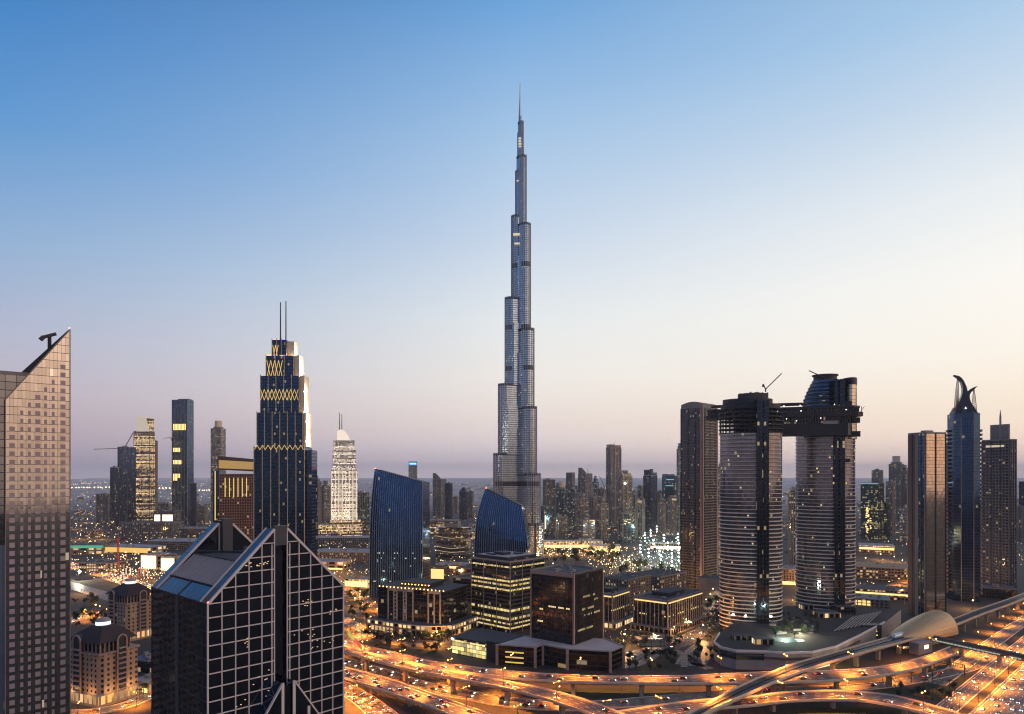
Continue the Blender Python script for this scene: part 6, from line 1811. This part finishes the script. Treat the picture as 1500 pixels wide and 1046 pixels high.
    # grass islands
    for nm, pp in (('grass', [(918, 982), (950, 974), (966, 962), (990, 962), (1000, 978), (985, 984)]), ('grass', [(505, 955 - 12), (540, 948), (640, 952), (655, 966), (560, 953)]), ('grass', [(1160, 1040), (1250, 1034), (1330, 1038), (1385, 1060), (1150, 1062)]), ('grass', [(1255, 1009), (1340, 1006), (1400, 995), (1432, 985), (1400, 1020), (1385, 1030), (1310, 1014)]), ('grass', [(740, 1010), (830, 1008), (1000, 1009), (1000, 1014), (880, 1022), (820, 1020)])):
        o = MB().face([pt(x, y, .03) for x, y in pp][::-1]).build('grass', plain('lawn_%d' % int(pp[0][0]), (.022, .035, .014), .95, 0, .5, .3)); o['kind'] = 'stuff'


gantry()


# ------------------------------------------------------------------ countless far lights and far low town
def stuff():
    rr = random.Random(12)
    warm = glow_var('far_lights_warm', (1, .48, .14), (1, .8, .42), 8.0); cool = glow_var('far_lights_white', (.55, .95, 1), (1, .9, .5), 4.5)
    def scatter(name, mat, boxes, zr=(2, 9)):
        q = MB()
        for xa, xb, ya, yb, n, s in boxes:
            for k in range(n):
                x, y = rr.uniform(xa, xb), ya + (yb - ya) * rr.random() ** 1.0
                z = rr.uniform(*zr); p = pt(x, y, 0); q.octa(p[0], p[1], z, s * p[1] / 1000 * rr.uniform(.5, 1.15))
        o = q.build(name, mat); o['kind'] = 'stuff'
    scatter('town_lights', warm, [(0, 330, 701, 712, 240, .5), (60, 330, 712, 735, 240, .5), (100, 330, 735, 770, 240, .55), (100, 330, 765, 800, 260, .6), (330, 640, 703, 730, 200, .45), (450, 760, 730, 790, 300, .6), (600, 1500, 702, 720, 260, .45), (640, 700, 790, 850, 120, .6),
                                  (790, 1000, 740, 790, 160, .6), (1000, 1340, 715, 790, 180, .55), (1260, 1500, 790, 850, 90, .6), (1480, 1500, 760, 830, 30, .6), (100, 240, 800, 850, 160, .7), (240, 330, 800, 850, 40, .6),
                                  (455, 545, 790, 860, 150, .6), (625, 700, 790, 870, 70, .6), (880, 1060, 890, 945, 110, .5), (505, 670, 925, 945, 60, .5), (505, 545, 840, 910, 40, .5), (1150, 1330, 840, 900, 50, .6)])
    scatter('promenade_lights', warm, [(795, 905, 800, 818, 240, .8), (860, 940, 805, 835, 150, .75), (880, 1000, 825, 850, 110, .65), (165, 245, 815, 862, 200, .9)])
    scatter('fairground_lights', cool, [(935, 998, 778, 836, 240, .85), (900, 998, 820, 845, 90, .7)])
    lf = MB()     # lines of lamps on far roads
    for x0, y0, x1, y1, n, s in ((100, 716, 165, 715, 12, 1.0), (225, 717, 262, 716, 8, 1.1), (285, 720, 315, 720, 8, .8), (100, 711, 160, 707, 16, .5), (100, 701, 125, 702, 8, .7), (600, 735, 640, 733, 6, .9)):
        for k in range(n):
            t = (k + rr.uniform(-.3, .3)) / n; p = pt(x0 + (x1 - x0) * t, y0 + (y1 - y0) * t, 0); lf.octa(p[0], p[1], 12, s * p[1] / 1000)
    o = lf.build('far_road_lights', glow('far_road_lamp', (1, .8, .45), 6)); o['kind'] = 'stuff'
    tb = MB()
    for k in range(1500):
        y = 699.5 + 90 * rr.random() ** 2.2; x = rr.uniform(-40, 1540); p = pt(x, y); d = p[1]
        if d > 16000: continue
        w = rr.uniform(8, 30) * (1 + d / 9000); dd = rr.uniform(8, 22); h_ = rr.choice((4, 6, 8, 10, 14, 20)) * rr.uniform(.8, 1.3)
        an = rr.choice((-.5, -.45, .3)); c, s_ = math.cos(an), math.sin(an)
        tb.prism([(p[0] + u * c - v * s_, p[1] + u * s_ + v * c) for u, v in ((-w / 2, 0), (w / 2, 0), (w / 2, dd), (-w / 2, dd))], 0, h_, 0, 1)
    o = tb.build('distant_low_town', [F_LOW, ROOFL]); o['kind'] = 'stuff'
    tv = MB()
    for k in range(1400):
        y = 703 + 110 * rr.random() ** 1.4; x = rr.uniform(60, 1500); p = pt(x, y); s_ = rr.uniform(2.5, 5)
        for j in range(5):
            a = rr.uniform(0, 6.28); tv.face([(p[0] + rr.uniform(-s_, s_), p[1] + rr.uniform(-s_, s_), rr.uniform(1, s_ * 1.6)) for _ in range(3)])
    o = tv.build('distant_tree_cover', LEAF); o['kind'] = 'stuff'


stuff()

# ------------------------------------------------------------------ the evening air
def haze():
    m = bpy.data.materials.new('haze'); m.use_nodes = True; t = m.node_tree
    for n in list(t.nodes):
        if n.type == 'BSDF_PRINCIPLED': t.nodes.remove(n)
    v = t.nodes.new('ShaderNodeVolumePrincipled'); v.inputs['Color'].default_value = (.97, .96, 1, 1); v.inputs['Density'].default_value = HAZE; v.inputs['Anisotropy'].default_value = 0.0
    t.links.new(v.outputs[0], [n for n in t.nodes if n.type == 'OUTPUT_MATERIAL'][0].inputs['Volume'])
    o = MB().box(-38500, 38500, -3000, 46500, -1, 860).build('haze', m); o['kind'] = 'stuff'


HAZE = 4.4e-5
haze()
